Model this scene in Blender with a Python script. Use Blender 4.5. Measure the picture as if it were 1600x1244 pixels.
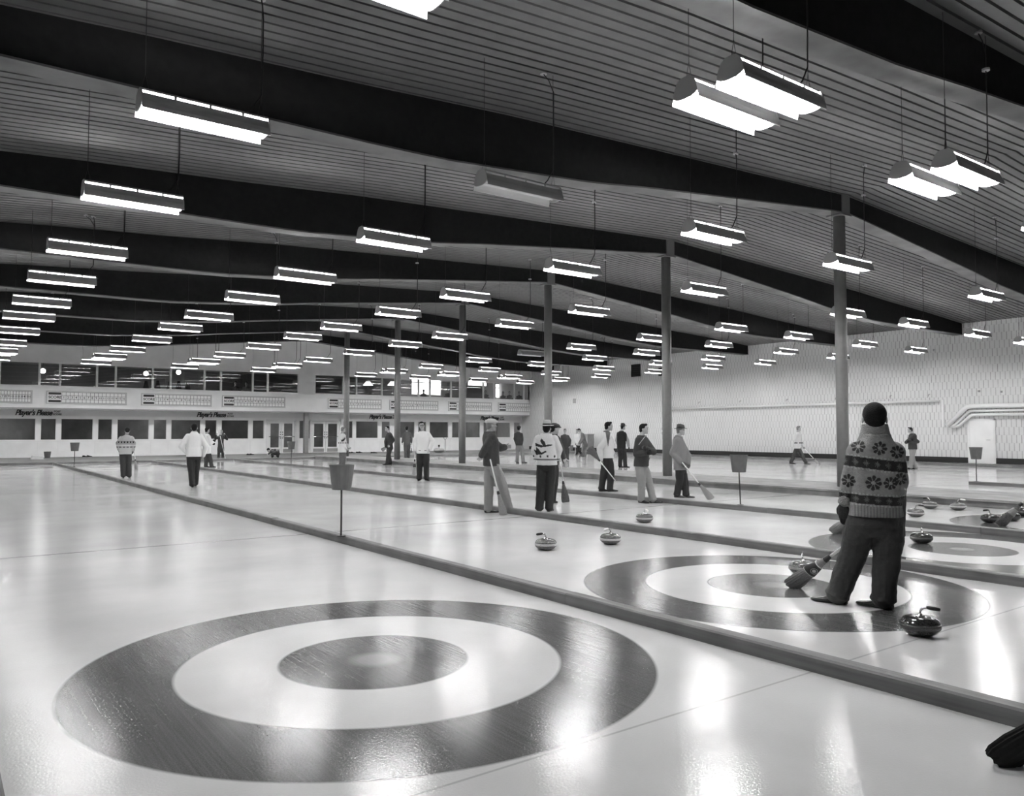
import bpy, bmesh, math, random
from mathutils import Vector, Matrix, noise
random.seed(7)
for o in list(bpy.data.objects): bpy.data.objects.remove(o)
S = bpy.context.scene
COL = S.collection
rad = math.radians

# ---------------------------------------------------------------- camera, world, exposure
F, PITCH, ROLL, YAW, HC = 1236.24, 0.041632, 0.000417, 0.634912, 1.5024
_cy, _sy, _cp, _sp = math.cos(YAW), math.sin(YAW), math.cos(PITCH), math.sin(PITCH)
FWD = Vector((_sy*_cp, _cy*_cp, _sp)); RT = Vector((_cy, -_sy, 0)); UP = RT.cross(FWD)
EYE = Vector((0, 0, HC))
cam_d = bpy.data.cameras.new('camera'); cam = bpy.data.objects.new('camera', cam_d); COL.objects.link(cam)
cam_d.sensor_width = 36; cam_d.lens = F/1600*36; cam_d.clip_start = .05; cam_d.clip_end = 300
M3 = Matrix((RT, UP, -FWD)).transposed()
cam.matrix_world = Matrix.Translation(EYE) @ M3.to_4x4() @ Matrix.Rotation(ROLL, 4, 'Z')
S.camera = cam
w = bpy.data.worlds.new('world'); S.world = w; w.use_nodes = True
w.node_tree.nodes['Background'].inputs[0].default_value = (.5, .5, .5, 1)
w.node_tree.nodes['Background'].inputs[1].default_value = .0
S.view_settings.view_transform = 'Standard'; S.view_settings.look = 'None'
S.view_settings.gamma = 1; S.view_settings.exposure = 1.35; S.view_settings.use_curve_mapping = False
TUBE_POWER = 62.0

def ray(px, py):
    return FWD + RT*((px-800)/F) - UP*((py-622)/F)
def gp(px, py, z=0.):
    d = ray(px, py); return EYE + d*((z-HC)/d.z)
def yp(px, py, Y):
    d = ray(px, py); return EYE + d*(Y/d.y)
def xp(px, py, X):
    d = ray(px, py); return EYE + d*(X/d.x)

# ---------------------------------------------------------------- materials
def mat(name, v, rough=.6, metal=0, bump=None, var=0, vscale=8., spec=.5, emit=0, attr=None):
    m = bpy.data.materials.new(name); m.use_nodes = True; nt = m.node_tree; n = nt.nodes; L = nt.links
    b = n['Principled BSDF']
    b.inputs['Base Color'].default_value = (v, v, v, 1); b.inputs['Roughness'].default_value = rough
    b.inputs['Metallic'].default_value = metal; b.inputs['Specular IOR Level'].default_value = spec
    if emit:
        b.inputs['Emission Color'].default_value = (1, 1, 1, 1); b.inputs['Emission Strength'].default_value = emit
    tc = n.new('ShaderNodeTexCoord')
    if var:
        t = n.new('ShaderNodeTexNoise'); t.inputs['Scale'].default_value = vscale; t.inputs['Detail'].default_value = 5
        L.new(tc.outputs['Object'], t.inputs['Vector'])
        r = n.new('ShaderNodeMapRange'); r.inputs[1].default_value = .3; r.inputs[2].default_value = .7
        r.inputs[3].default_value = max(0, v*(1-var)); r.inputs[4].default_value = min(1, v*(1+var))
        L.new(t.outputs[0], r.inputs[0]); L.new(r.outputs[0], b.inputs['Base Color'])
    if attr:
        a = n.new('ShaderNodeAttribute'); a.attribute_name = attr; L.new(a.outputs['Color'], b.inputs['Base Color'])
    if bump:
        sc, st = bump
        t2 = n.new('ShaderNodeTexNoise'); t2.inputs['Scale'].default_value = sc; t2.inputs['Detail'].default_value = 4
        L.new(tc.outputs['Object'], t2.inputs['Vector'])
        bp = n.new('ShaderNodeBump'); bp.inputs['Strength'].default_value = st; bp.inputs['Distance'].default_value = .02
        L.new(t2.outputs[0], bp.inputs['Height']); L.new(bp.outputs[0], b.inputs['Normal'])
    return m

def wood(name, v, axis='Y', var=.35):
    m = bpy.data.materials.new(name); m.use_nodes = True; nt = m.node_tree; n = nt.nodes; L = nt.links
    b = n['Principled BSDF']; b.inputs['Roughness'].default_value = .6
    tc = n.new('ShaderNodeTexCoord'); mp = n.new('ShaderNodeMapping')
    mp.inputs['Scale'].default_value = (30, .6, 30) if axis == 'Y' else (.6, 30, 30)
    L.new(tc.outputs['Object'], mp.inputs[0])
    t = n.new('ShaderNodeTexNoise'); t.inputs['Scale'].default_value = 1; t.inputs['Detail'].default_value = 6
    L.new(mp.outputs[0], t.inputs['Vector'])
    t2 = n.new('ShaderNodeTexNoise'); t2.inputs['Scale'].default_value = 2.5; L.new(tc.outputs['Object'], t2.inputs['Vector'])
    a = n.new('ShaderNodeMath'); a.operation = 'ADD'; L.new(t.outputs[0], a.inputs[0]); L.new(t2.outputs[0], a.inputs[1])
    r = n.new('ShaderNodeMapRange'); r.inputs[1].default_value = .7; r.inputs[2].default_value = 1.3
    r.inputs[3].default_value = v*(1-var); r.inputs[4].default_value = v*(1+var)
    L.new(a.outputs[0], r.inputs[0]); L.new(r.outputs[0], b.inputs['Base Color'])
    bp = n.new('ShaderNodeBump'); bp.inputs['Strength'].default_value = .3; bp.inputs['Distance'].default_value = .01
    L.new(t.outputs[0], bp.inputs['Height']); L.new(bp.outputs[0], b.inputs['Normal'])
    return m

MT = dict(
    wall=mat('painted_wall', .80, .6, var=.05, vscale=1.5),
    panel=mat('white_panel', .86, .55, var=.04, vscale=2),
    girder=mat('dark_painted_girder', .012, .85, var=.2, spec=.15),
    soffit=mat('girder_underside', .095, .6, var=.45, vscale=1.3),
    ceil=mat('ceiling_boards', .10, .55, var=.12, vscale=3),
    groove=mat('ceiling_groove', .02, .9),
    column=mat('column_paint', .21, .4, var=.06),
    cap=mat('column_cap', .14, .6),
    curb=wood('curb_wood', .12), deck=wood('deck_wood', .20), deckx=wood('deck_wood_cross', .14, 'X'),
    dark=mat('black_paint', .012, .6), trim=mat('white_trim', .8, .5), grey=mat('grey_paint', .3, .6),
    plate=mat('score_plate', .02, .6), boardm=mat('score_board', .82, .6), line=mat('score_lines', .10, .7), frame=mat('score_frame', .5, .6),
    letter=mat('black_lettering', .02, .6), pipe=mat('lagged_pipe', .74, .5), chrome=mat('chrome', .75, .12, metal=1),
    steel=mat('kick_plate', .45, .35, metal=1), bucket=mat('bucket_metal', .09, .45, var=.15), post=mat('post_iron', .02, .5),
    lampw=mat('enamel_reflector', .82, .35), lampg=mat('lamp_housing', .38, .5), wire=mat('suspension_wire', .03, .6), cord=mat('power_cord', .012, .7),
    tube=mat('lit_tube', .9, .5, emit=TUBE_POWER), tubeoff=mat('unlit_tube', .85, .3),
    granite=mat('granite', .10, .16, var=.75, vscale=90, spec=.6), graniteb=mat('striking_band', .38, .5, var=.35, vscale=140),
    granited=mat('dark_granite', .03, .12, var=.6, vscale=90, spec=.6), granitedb=mat('dark_striking_band', .07, .5, var=.35, vscale=140),
    grip=mat('black_grip', .015, .4), gripw=mat('white_grip', .7, .4),
    skin=mat('skin', .34, .5, bump=(60, .1)), skinp=mat('pale_skin', .5, .5), hair=mat('dark_hair', .008, .75, bump=(120, .8), spec=.2), hairg=mat('grey_hair', .16, .55, bump=(120, .8)),
    black=mat('black_cloth', .012, .85, bump=(25, .4)), dkgrey=mat('charcoal_cloth', .035, .85, bump=(25, .5)), mdgrey=mat('grey_cloth', .10, .85, bump=(25, .5)),
    ltgrey=mat('light_grey_cloth', .22, .85, bump=(25, .5)), white=mat('white_wool', .72, .9, bump=(60, .4)), cream=mat('cream_wool', .5, .9, bump=(70, .5)),
    shoe=mat('black_leather', .012, .25), shoeg=mat('brown_leather', .05, .4), lens=mat('spectacle_rim', .02, .3), glove=mat('black_knit', .010, .9, bump=(90, .6)),
    tweed=mat('tweed', .2, .9, var=.4, vscale=120, bump=(80, .5)), coat=mat('coat_cloth', .17, .85, bump=(30, .4)), strawhat=mat('pale_felt', .38, .85), felt=mat('dark_felt', .06, .8),
    corn=mat('corn_bristle', .25, .8, var=.35, vscale=160, bump=(160, .6)), cornd=mat('worn_bristle', .10, .8, var=.4, vscale=60, bump=(80, .7)), sleeve=mat('broom_sleeve', .02, .6), stick=mat('broom_stick', .6, .35),
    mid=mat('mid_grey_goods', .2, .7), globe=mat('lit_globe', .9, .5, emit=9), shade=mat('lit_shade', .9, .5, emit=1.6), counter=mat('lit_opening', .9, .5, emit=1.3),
    lounge=mat('lounge_wall', .16, .8, var=.15, vscale=.6), lobby=mat('lobby_wall', .30, .8, var=.3, vscale=.9), paper=mat('pale_goods', .6, .8),
)

def glass_mat(name, tint, ior=1.5):
    m = bpy.data.materials.new(name); m.use_nodes = True; nt = m.node_tree; n = nt.nodes; L = nt.links
    n.remove(n['Principled BSDF']); out = n['Material Output']
    tr = n.new('ShaderNodeBsdfTransparent'); tr.inputs[0].default_value = (tint, tint, tint, 1)
    gl = n.new('ShaderNodeBsdfGlossy'); gl.inputs['Roughness'].default_value = .0
    fr = n.new('ShaderNodeFresnel'); fr.inputs[0].default_value = ior
    mx = n.new('ShaderNodeMixShader'); L.new(fr.outputs[0], mx.inputs[0]); L.new(tr.outputs[0], mx.inputs[1]); L.new(gl.outputs[0], mx.inputs[2])
    L.new(mx.outputs[0], out.inputs[0]); return m
MT['glass'] = glass_mat('window_glass', .8, 2.3)
MT['glasslow'] = glass_mat('lobby_glass', .75, 1.5)

def block_mat():
    m = bpy.data.materials.new('upright_blocks'); m.use_nodes = True; nt = m.node_tree; n = nt.nodes; L = nt.links
    b = n['Principled BSDF']; b.inputs['Roughness'].default_value = .6
    tc = n.new('ShaderNodeTexCoord'); sp = n.new('ShaderNodeSeparateXYZ'); L.new(tc.outputs['Object'], sp.inputs[0])
    def M(op, a, c):
        k = n.new('ShaderNodeMath'); k.operation = op
        for i, q in enumerate((a, c)):
            if isinstance(q, (int, float)): k.inputs[i].default_value = q
            else: L.new(q, k.inputs[i])
        return k.outputs[0]
    u = M('ADD', sp.outputs[0], sp.outputs[1]); zr = M('DIVIDE', sp.outputs[2], .335); row = M('FLOOR', zr, 0)
    uu = M('FRACT', M('ADD', M('DIVIDE', u, .19), M('MULTIPLY', row, .5)), 0)
    vj = M('LESS_THAN', uu, .14); hj = M('LESS_THAN', M('FRACT', zr, 0), .04)
    nz = n.new('ShaderNodeTexNoise'); nz.inputs['Scale'].default_value = 2.2; L.new(tc.outputs['Object'], nz.inputs['Vector'])
    j = M('MAXIMUM', M('MULTIPLY', vj, M('MULTIPLY', nz.outputs[0], 1.0)), M('MULTIPLY', hj, .12))
    r = n.new('ShaderNodeMapRange'); L.new(j, r.inputs[0]); r.inputs[3].default_value = .66; r.inputs[4].default_value = .12
    L.new(r.outputs[0], b.inputs['Base Color'])
    bp = n.new('ShaderNodeBump'); bp.inputs['Strength'].default_value = .5; bp.inputs['Distance'].default_value = .01; bp.invert = True
    L.new(vj, bp.inputs['Height']); L.new(bp.outputs[0], b.inputs['Normal'])
    return m
MT['block'] = block_mat()

# sheet lines (across X) and rings
CURBS = [4.54, 8.58, 12.46]
RINGC = [2.40, 6.68, 10.65, 14.70]
RINGR = [21.4, 25.4, 29.5, 33.6]
TEE, HOG, BACK = 4.78, 11.11, 2.92

def ice_mat():
    m = bpy.data.materials.new('pebbled_ice'); m.use_nodes = True; nt = m.node_tree; n = nt.nodes; L = nt.links
    b = n['Principled BSDF']
    tc = n.new('ShaderNodeTexCoord'); sp = n.new('ShaderNodeSeparateXYZ'); L.new(tc.outputs['Object'], sp.inputs[0])
    def M(op, a, c=None, v=None):
        k = n.new('ShaderNodeMath'); k.operation = op
        for i, q in enumerate((a, c)):
            if q is None: continue
            if isinstance(q, (int, float)): k.inputs[i].default_value = q
            else: L.new(q, k.inputs[i])
        return k.outputs[0]
    X, Y = sp.outputs[0], sp.outputs[1]
    def step_lt(a, e, soft=.012):       # 1 where a<e
        r = n.new('ShaderNodeMapRange'); r.inputs[1].default_value = e-soft; r.inputs[2].default_value = e+soft
        r.inputs[3].default_value = 1; r.inputs[4].default_value = 0; L.new(a, r.inputs[0]); return r.outputs[0]
    dark = None
    for cx in RINGC+RINGR:
        for cyy in (TEE, 37.9):
            dx = M('SUBTRACT', X, cx); dy = M('SUBTRACT', Y, cyy)
            d = M('SQRT', M('ADD', M('MULTIPLY', dx, dx), M('MULTIPLY', dy, dy)))
            ring = M('ADD', M('SUBTRACT', step_lt(d, 1.829), step_lt(d, 1.219)), M('SUBTRACT', step_lt(d, .61), M('MULTIPLY', step_lt(d, .15, .05), .35)))
            dark = ring if dark is None else M('MAXIMUM', dark, ring)
    def band(yy, wd, k):
        return M('MULTIPLY', step_lt(M('ABSOLUTE', M('SUBTRACT', Y, yy)), wd, .004), k)
    lines = M('MAXIMUM', band(HOG, .022, .75), M('MAXIMUM', band(BACK, .008, .35), M('MAXIMUM', band(31.5, .03, .5), band(39.9, .04, .5))))
    # scratches left by sliding stones in the paint
    mp = n.new('ShaderNodeMapping'); mp.inputs['Rotation'].default_value = (0, 0, .12); mp.inputs['Scale'].default_value = (45, .5, 1)
    L.new(tc.outputs['Object'], mp.inputs[0])
    sn = n.new('ShaderNodeTexNoise'); sn.inputs['Scale'].default_value = 1.5; sn.inputs['Detail'].default_value = 8; L.new(mp.outputs[0], sn.inputs['Vector'])
    sr = n.new('ShaderNodeMapRange'); sr.inputs[1].default_value = .35; sr.inputs[2].default_value = .75; sr.inputs[3].default_value = .93; sr.inputs[4].default_value = .85
    L.new(sn.outputs[0], sr.inputs[0])
    dk = M('MAXIMUM', M('MULTIPLY', dark, sr.outputs[0]), lines)
    cl = n.new('ShaderNodeTexNoise'); cl.inputs['Scale'].default_value = .55; cl.inputs['Detail'].default_value = 6; L.new(tc.outputs['Object'], cl.inputs['Vector'])
    cr = n.new('ShaderNodeMapRange'); cr.inputs[1].default_value = .3; cr.inputs[2].default_value = .7; cr.inputs[3].default_value = .60; cr.inputs[4].default_value = .80
    L.new(cl.outputs[0], cr.inputs[0])
    gr = n.new('ShaderNodeTexNoise'); gr.inputs['Scale'].default_value = 130; gr.inputs['Detail'].default_value = 2; L.new(tc.outputs['Object'], gr.inputs['Vector'])
    gk = M('MULTIPLY', dark, M('MULTIPLY', M('SUBTRACT', gr.outputs[0], .5), .25))
    mx = n.new('ShaderNodeMapRange'); L.new(M('ADD', dk, gk), mx.inputs[0]); L.new(cr.outputs[0], mx.inputs[3]); mx.inputs[4].default_value = .055
    L.new(mx.outputs[0], b.inputs['Base Color'])
    b.inputs['Roughness'].default_value = .09; b.inputs['IOR'].default_value = 1.42
    pv = n.new('ShaderNodeTexNoise'); pv.inputs['Scale'].default_value = 75; pv.inputs['Detail'].default_value = 2; L.new(tc.outputs['Object'], pv.inputs['Vector'])
    wv = n.new('ShaderNodeTexNoise'); wv.inputs['Scale'].default_value = 3; L.new(tc.outputs['Object'], wv.inputs['Vector'])
    b1 = n.new('ShaderNodeBump'); b1.inputs['Strength'].default_value = .27; b1.inputs['Distance'].default_value = .0028; L.new(pv.outputs[0], b1.inputs['Height'])
    b2 = n.new('ShaderNodeBump'); b2.inputs['Strength'].default_value = .1; b2.inputs['Distance'].default_value = .006; L.new(wv.outputs[0], b2.inputs['Height']); L.new(b1.outputs[0], b2.inputs['Normal'])
    L.new(b2.outputs[0], b.inputs['Normal'])
    return m
MT['ice'] = ice_mat()

# ---------------------------------------------------------------- mesh helpers
class MB:
    def __init__(s): s.v = []; s.f = []
    def add(s, vs, fs):
        o = len(s.v); s.v += [Vector(q) for q in vs]; s.f += [tuple(i+o for i in f) for f in fs]; return s
    def box(s, x0, y0, z0, x1, y1, z1):
        return s.add([(x0,y0,z0),(x1,y0,z0),(x1,y1,z0),(x0,y1,z0),(x0,y0,z1),(x1,y0,z1),(x1,y1,z1),(x0,y1,z1)],
                     [(0,3,2,1),(4,5,6,7),(0,1,5,4),(1,2,6,5),(2,3,7,6),(3,0,4,7)])
    def quad(s, *p): return s.add(p, [(0,1,2,3)])
    def loft(s, rings, cap=True):
        k = len(rings[0]); vs = [q for r in rings for q in r]; fs = []
        for i in range(len(rings)-1):
            for j in range(k):
                a, b = i*k+j, i*k+(j+1) % k; fs.append((a, b, b+k, a+k))
        if cap: fs.append(tuple(range(k))[::-1]); fs.append(tuple((len(rings)-1)*k+j for j in range(k)))
        return s.add(vs, fs)
    def tube(s, pts, r, k=8, cap=True):
        pts = [Vector(p) for p in pts]; rr = r if isinstance(r, (list, tuple)) else [r]*len(pts); rings = []; ref = None
        for i, p in enumerate(pts):
            t = (pts[min(i+1, len(pts)-1)]-pts[max(i-1, 0)])
            if t.length < 1e-9: t = Vector((0,0,1))
            t.normalize()
            if ref is None: ref = Vector((0,0,1)) if abs(t.z) < .9 else Vector((1,0,0))
            a = ref - t*ref.dot(t); a.normalize(); ref = a; b = t.cross(a)
            rings.append([p+(a*math.cos(2*math.pi*j/k)+b*math.sin(2*math.pi*j/k))*rr[i] for j in range(k)])
        return s.loft(rings, cap)
    def lathe(s, prof, c=(0,0,0), k=24, ax=None, cap=True):
        c = Vector(c); az = Vector(ax).normalized() if ax else Vector((0,0,1))
        a = az.orthogonal().normalized() if ax else Vector((1,0,0)); b = az.cross(a)
        return s.loft([[c+az*z+(a*math.cos(2*math.pi*j/k)+b*math.sin(2*math.pi*j/k))*r for j in range(k)] for r, z in prof], cap)
    def ball(s, c, r, k=12, h=8, R=None):
        c = Vector(c); r = Vector(r) if not isinstance(r, (int, float)) else Vector((r, r, r)); rings = []
        for i in range(h+1):
            t = math.pi*(i+.5*(i == 0)*.2-.5*(i == h)*.2)/h
            ring = []
            for j in range(k):
                q = Vector((r.x*math.sin(t)*math.cos(2*math.pi*j/k), r.y*math.sin(t)*math.sin(2*math.pi*j/k), -r.z*math.cos(t)))
                ring.append(c+(R @ q if R else q))
            rings.append(ring)
        return s.loft(rings)
    def build(s, name, m, parent=None, smooth=False, base=None):
        me = bpy.data.meshes.new(name)
        off = base if base is not None else (parent.matrix_basis.translation if parent and parent.get('_w') else Vector())
        me.from_pydata([v-off for v in s.v], [], s.f)
        ms = m if isinstance(m, (list, tuple)) else [m]
        for q in ms: me.materials.append(MT[q] if isinstance(q, str) else q)
        if smooth:
            for p in me.polygons: p.use_smooth = True
        me.update()
        o = bpy.data.objects.new(name, me); COL.objects.link(o)
        if parent: o.parent = parent
        elif base is not None: o.location = base
        return o

def tag(o, label=None, cat=None, group=None, kind=None):
    if label: o['label'] = label
    if cat: o['category'] = cat
    if group: o['group'] = group
    if kind: o['kind'] = kind
    return o
def thing(name, loc, label=None, cat=None, group=None, kind=None, world=True):
    o = bpy.data.objects.new(name, None); COL.objects.link(o); o.location = loc; o.empty_display_size = .1
    if world: o['_w'] = 1
    return tag(o, label, cat, group, kind)
def struct(name, mb, m, label=None, **k):
    o = mb.build(name, m, **k); o['kind'] = 'structure'
    if label: o['label'] = label
    return o
def text(name, s, size, loc, m, parent, rotz=0, shear=0, align='LEFT', depth=.004, spacing=1., bold=0.):
    c = bpy.data.curves.new(name, 'FONT'); c.body = s; c.size = size; c.shear = shear; c.extrude = depth; c.offset = bold
    c.align_x = align; c.align_y = 'CENTER'; c.space_character = spacing; c.materials.append(MT[m])
    o = bpy.data.objects.new(name, c); COL.objects.link(o)
    off = parent.matrix_basis.translation if parent and parent.get('_w') else Vector()
    bpy.context.view_layer.update()
    me = bpy.data.meshes.new_from_object(o.evaluated_get(bpy.context.evaluated_depsgraph_get())); bpy.data.objects.remove(o)
    o = bpy.data.objects.new(name, me); COL.objects.link(o)
    o.parent = parent; o.location = Vector(loc)-off; o.rotation_euler = (math.pi/2, 0, rotz); return o

# ---------------------------------------------------------------- the hall
XL, XR, XC, YN, YF, YG = -.9, 36.4, 17.75, -3.5, 47.2, 48.2
def ceil_z(x):
    d = abs(x-XC); pts = [(0, 7.22), (.25, 7.20), (5.4, 6.97), (10.2, 6.75), (12.9, 6.57), (15.6, 6.43), (18.8, 6.21)]
    for (a, za), (b, zb) in zip(pts, pts[1:]):
        if d <= b: return za+(zb-za)*(d-a)/(b-a)
    return pts[-1][1]
def beam_z(x):
    d = abs(x-XC); pts = [(0, 6.77), (.3, 6.76), (3.85, 6.42), (6.67, 6.14), (8.3, 5.95), (10.15, 5.82), (11.3, 5.74), (12.5, 5.72), (20, 5.72)]
    for (a, za), (b, zb) in zip(pts, pts[1:]):
        if d <= b: return za+(zb-za)*(d-a)/(b-a)
    return 5.72
struct('floor', MB().quad((XL, YN, 0), (XR, YN, 0), (XR, YG, 0), (XL, YG, 0)), 'ice', 'white pebbled curling ice with painted target rings')
# ceiling: boards running across the hall with dark gaps between
xs = [XL, 2.2, 4.9, 7.6, 10, 12.4, 15, 17.5, 17.75, 18, 20.5, 23.1, 25.5, 27.9, 30.6, 33.3, XR]
mb = MB(); PB = .205; gap = .045
y = YN
while y < YF+.2:
    for a, b in zip(xs, xs[1:]):
        za, zb = ceil_z(a), ceil_z(b)
        mb.quad((a, y, za), (a, y+PB-gap, za), (b, y+PB-gap, zb), (b, y, zb))
        mb.quad((a, y+PB-gap, za), (a, y+PB-gap, za+.05), (b, y+PB-gap, zb+.05), (b, y+PB-gap, zb))
        mb.quad((a, y+PB, za+.05), (a, y+PB, za), (b, y+PB, zb), (b, y+PB, zb+.05))
    y += PB
top = struct('ceiling', mb, 'ceil', 'grey boarded ceiling with dark gaps between the boards')
mb = MB()
for a, b in zip(xs, xs[1:]):
    za, zb = ceil_z(a)+.052, ceil_z(b)+.052
    mb.quad((a, YN, za), (a, YF+.3, za), (b, YF+.3, zb), (b, YN, zb))
g = mb.build('ceiling_groove', 'groove', top)
struct('wall_right', MB().box(XR, YN, 0, XR+.25, YG+6, 7.6), 'block', 'pale wall of upright blocks on the right side of the rink')
struct('wall_left', MB().box(XL-.25, YN, 0, XL, YG+6, 7.6), 'grey', 'grey side wall of the rink')
struct('wall_near', MB().box(XL, YN-.25, 0, XR, YN, 7.6), 'column', 'dim end wall of the rink')
# right wall base band and walkway
mb = MB(); ydoor0, ydoor1 = xp(1553, 700, XR).y, xp(1516, 700, XR).y
mb.box(XR-.03, YN, .12, XR, ydoor0-.08, .36); mb.box(XR-.03, ydoor1+.08, .12, XR, YF, .36)
struct('baseboard_right', mb, 'dark', 'black band along the foot of the block wall')
tag(MB().box(35.5, YN, 0, XR-.002, 40.5, .1).build('side_walkway', 'deckx'), 'low grey walkway along the foot of the block wall', 'walkway')
# end bank in front of the far wall
mb = MB().box(XL+.002, 40.5, 0, XR-.002, YG-.002, .1)
tag(mb.build('end_walkway', 'deckx'), 'low wooden walkway across the far end of the sheets', 'walkway')
# middle walkway that carries the columns
t = thing('middle_walkway', (17.7, 18, 0), 'long grey wooden walkway with the row of columns standing on it', 'walkway')
MB().box(16.72, -2.5, 0, 18.95, 40.48, .13).build('platform', 'deck', t)
MB().box(16.64, -2.5, .13, 19.03, 40.48, .17).build('tread', 'deck', t)
# curbs between the sheets
def curb(x, y0, y1, lab):
    t = thing('wooden_curb', (x, (y0+y1)/2, 0), lab, 'curb', 'long wooden curbs between the sheets')
    y = y0; i = 0; rnd = random.Random(int(x*10))
    while y < y1-.1:
        e = min(y+3.65, y1); dx = rnd.uniform(-.006, .006); mb = MB()
        h = .1+rnd.uniform(-.004, .004); c = .012
        rings = [[Vector((x-.06+dx, yy, 0)), Vector((x-.06+dx, yy, h-c)), Vector((x-.06+c+dx, yy, h)), Vector((x+.06-c+dx, yy, h)), Vector((x+.06+dx, yy, h-c)), Vector((x+.06+dx, yy, 0))] for yy in (y, e-.006)]
        mb.loft(rings); mb.build('curb_board', 'curb', t); y = e
    return t
curb(4.54, -2.0, 40.4, 'wooden curb running beside the nearest target rings, nearest to the camera')
curb(8.58, -2.0, 40.4, 'wooden curb behind the man in the flower cardigan, carrying no bucket')
curb(12.46, -2.0, 40.4, 'wooden curb by the man in the coat and hat, just before the walkway with columns')
curb(23.6, -2.0, 10.35, 'short wooden curb beyond the walkway, ending under a bucket in front of the wall door')
curb(.22, -2.0, 40.4, 'wooden curb at the left edge of the nearest sheet')

# ---------------------------------------------------------------- girders and columns
BAY0, BAY = 10.65, 5.636
def girder(y, x0, x1, lab):
    t = thing('roof_girder', ((x0+x1)/2, y, 6.5), lab, 'beam', 'deep dark roof girders')
    n_ = 40; xx = [x0+(x1-x0)*i/n_ for i in range(n_+1)]
    def prof(yy, dz0, dz1): return [Vector((x, yy, beam_z(x)+dz0)) for x in xx]+[Vector((x, yy, (ceil_z(x)+.02 if dz1 is None else beam_z(x)+dz1))) for x in xx[::-1]]
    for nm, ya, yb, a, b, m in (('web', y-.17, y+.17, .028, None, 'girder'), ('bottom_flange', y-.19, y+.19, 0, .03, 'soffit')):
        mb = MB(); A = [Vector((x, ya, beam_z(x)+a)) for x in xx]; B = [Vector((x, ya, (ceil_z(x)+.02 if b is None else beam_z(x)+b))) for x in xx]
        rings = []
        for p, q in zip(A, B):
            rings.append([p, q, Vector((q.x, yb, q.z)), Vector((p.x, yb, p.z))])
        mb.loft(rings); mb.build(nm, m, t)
ordn = ['nearest', 'second', 'third', 'fourth', 'fifth', 'sixth', 'seventh', 'eighth', 'ninth', 'tenth', 'eleventh', 'twelfth', 'thirteenth', 'fourteenth']
for k in range(-1, 7):
    y = BAY0+BAY*k
    if k == -1:
        girder(y, XL, XR, 'black roof girder crossing the top right corner of the view'); continue
    if k == 6:
        girder(y, XL, XR, 'dark roof girder directly in front of the scoreboard wall'); continue
    girder(y, XL, XC-.17, '%s dark roof girder reaching from the left wall to a column' % (['first', 'second', 'third', 'fourth', 'fifth', 'sixth'][k]))
    girder(y, XC+.17, XR, '%s dark roof girder reaching from a column to the block wall' % (['first', 'second', 'third', 'fourth', 'fifth', 'sixth'][k]))
    t = thing('round_column', (XC, y, .17), '%s round grey column in the row on the walkway, counted from the camera' % (ordn[k]), 'column', 'round columns on the middle walkway')
    MB().lathe([(.14, 0), (.14, beam_z(XC)-.17-.02)], (XC, y, .17), 32).build('shaft', 'column', t, smooth=True)
    MB().box(XC-.17, y-.19, beam_z(XC)-.02, XC+.17, y+.19, ceil_z(XC)-.005).build('capital', 'cap', t)
    MB().box(XC-.22, y-.2, beam_z(XC)-.05, XC+.22, y+.2, beam_z(XC)-.02).build('cap_plate', 'cap', t)

def hang_z(x, y):
    return beam_z(x) if any(abs(y-(BAY0+BAY*k)) < .22 for k in range(-1, 7)) else ceil_z(x)
# ---------------------------------------------------------------- hanging lamps
LSC = 1.39
LZ, LL, K = 1.502+2.453*LSC, 1.34, 1.36
def skirt_prof():      # half cross-section (y, z) from ridge out to lip
    return [(.09, .13), (.102, .09), (.128, .035), (.15, -.005), (.165, -.048), (.170, -.082)]
def lamp_proto(lit):
    t = thing('hanging_lamp', (0, 0, 0), world=False)
    p = skirt_prof(); h = LL/2
    for sgn in (-1, 1):
        mb = MB()
        for (y0, z0), (y1, z1) in list(zip(p, p[1:]))[1:]:
            a = [(-h, sgn*y0, z0), (h, sgn*y0, z0), (h, sgn*y1, z1), (-h, sgn*y1, z1)]
            mb.quad(*[Vector(q) for q in a])
            mb.quad(*[Vector((q[0], q[1]+sgn*.005, q[2]+.004)) for q in a])
        mb.box(-h, sgn*.17-.003, -.085, h, sgn*.17+.006, -.079)
        o = mb.build('reflector', ['lampw', 'lampg'], t)
        for i, f in enumerate(o.data.polygons):
            if i < 8 and i % 2 == 1: f.material_index = 1
    MB().box(-h, -.095, .125, h, .095, .14).box(-h, -.05, .14, h, .05, .165).build('housing', 'lampg', t)
    for x in (-.33, .03, .38):
        mb = MB(); mb.box(x-.012, -.104, .085, x+.012, -.092, .126); mb.box(x-.012, .092, .085, x+.012, .104, .126); mb.box(x-.012, -.1, .12, x+.012, .1, .126)
        mb.build('slot_bridge', 'lampg', t)
    cap = [(0, .166), (.068, .16), (.110, .125), (.145, .05), (.16, -.016), (.122, -.04), (.068, -.054), (0, -.058)]
    for sx in (-1, 1):
        x = sx*(h-.01); ring = [(x, yy, zz) for yy, zz in cap]+[(x, -yy, zz) for yy, zz in cap[-2:0:-1]]
        MB().loft([[Vector(q) for q in ring], [Vector((q[0]+sx*.012, q[1], q[2])) for q in ring]]).build('end_plate', 'lampg', t)
    for sy in (-1, 1):
        mb = MB().tube([(-h+.03, sy*.05, -.005), (h-.03, sy*.05, -.005)], .02, 8)
        mb.build('tube', 'tube' if lit else 'tubeoff', t)
    return t
def copy_parts(src, dst):
    for c in src.children:
        q = c.copy(); COL.objects.link(q); q.parent = dst
protoL, protoD = lamp_proto(True), lamp_proto(False)
used = {protoL: False, protoD: False}
LX = [v*LSC for v in (1.69, 4.79, 7.83, 10.86, 15.4, 18.12, 21.33, 24.2)]
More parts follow.
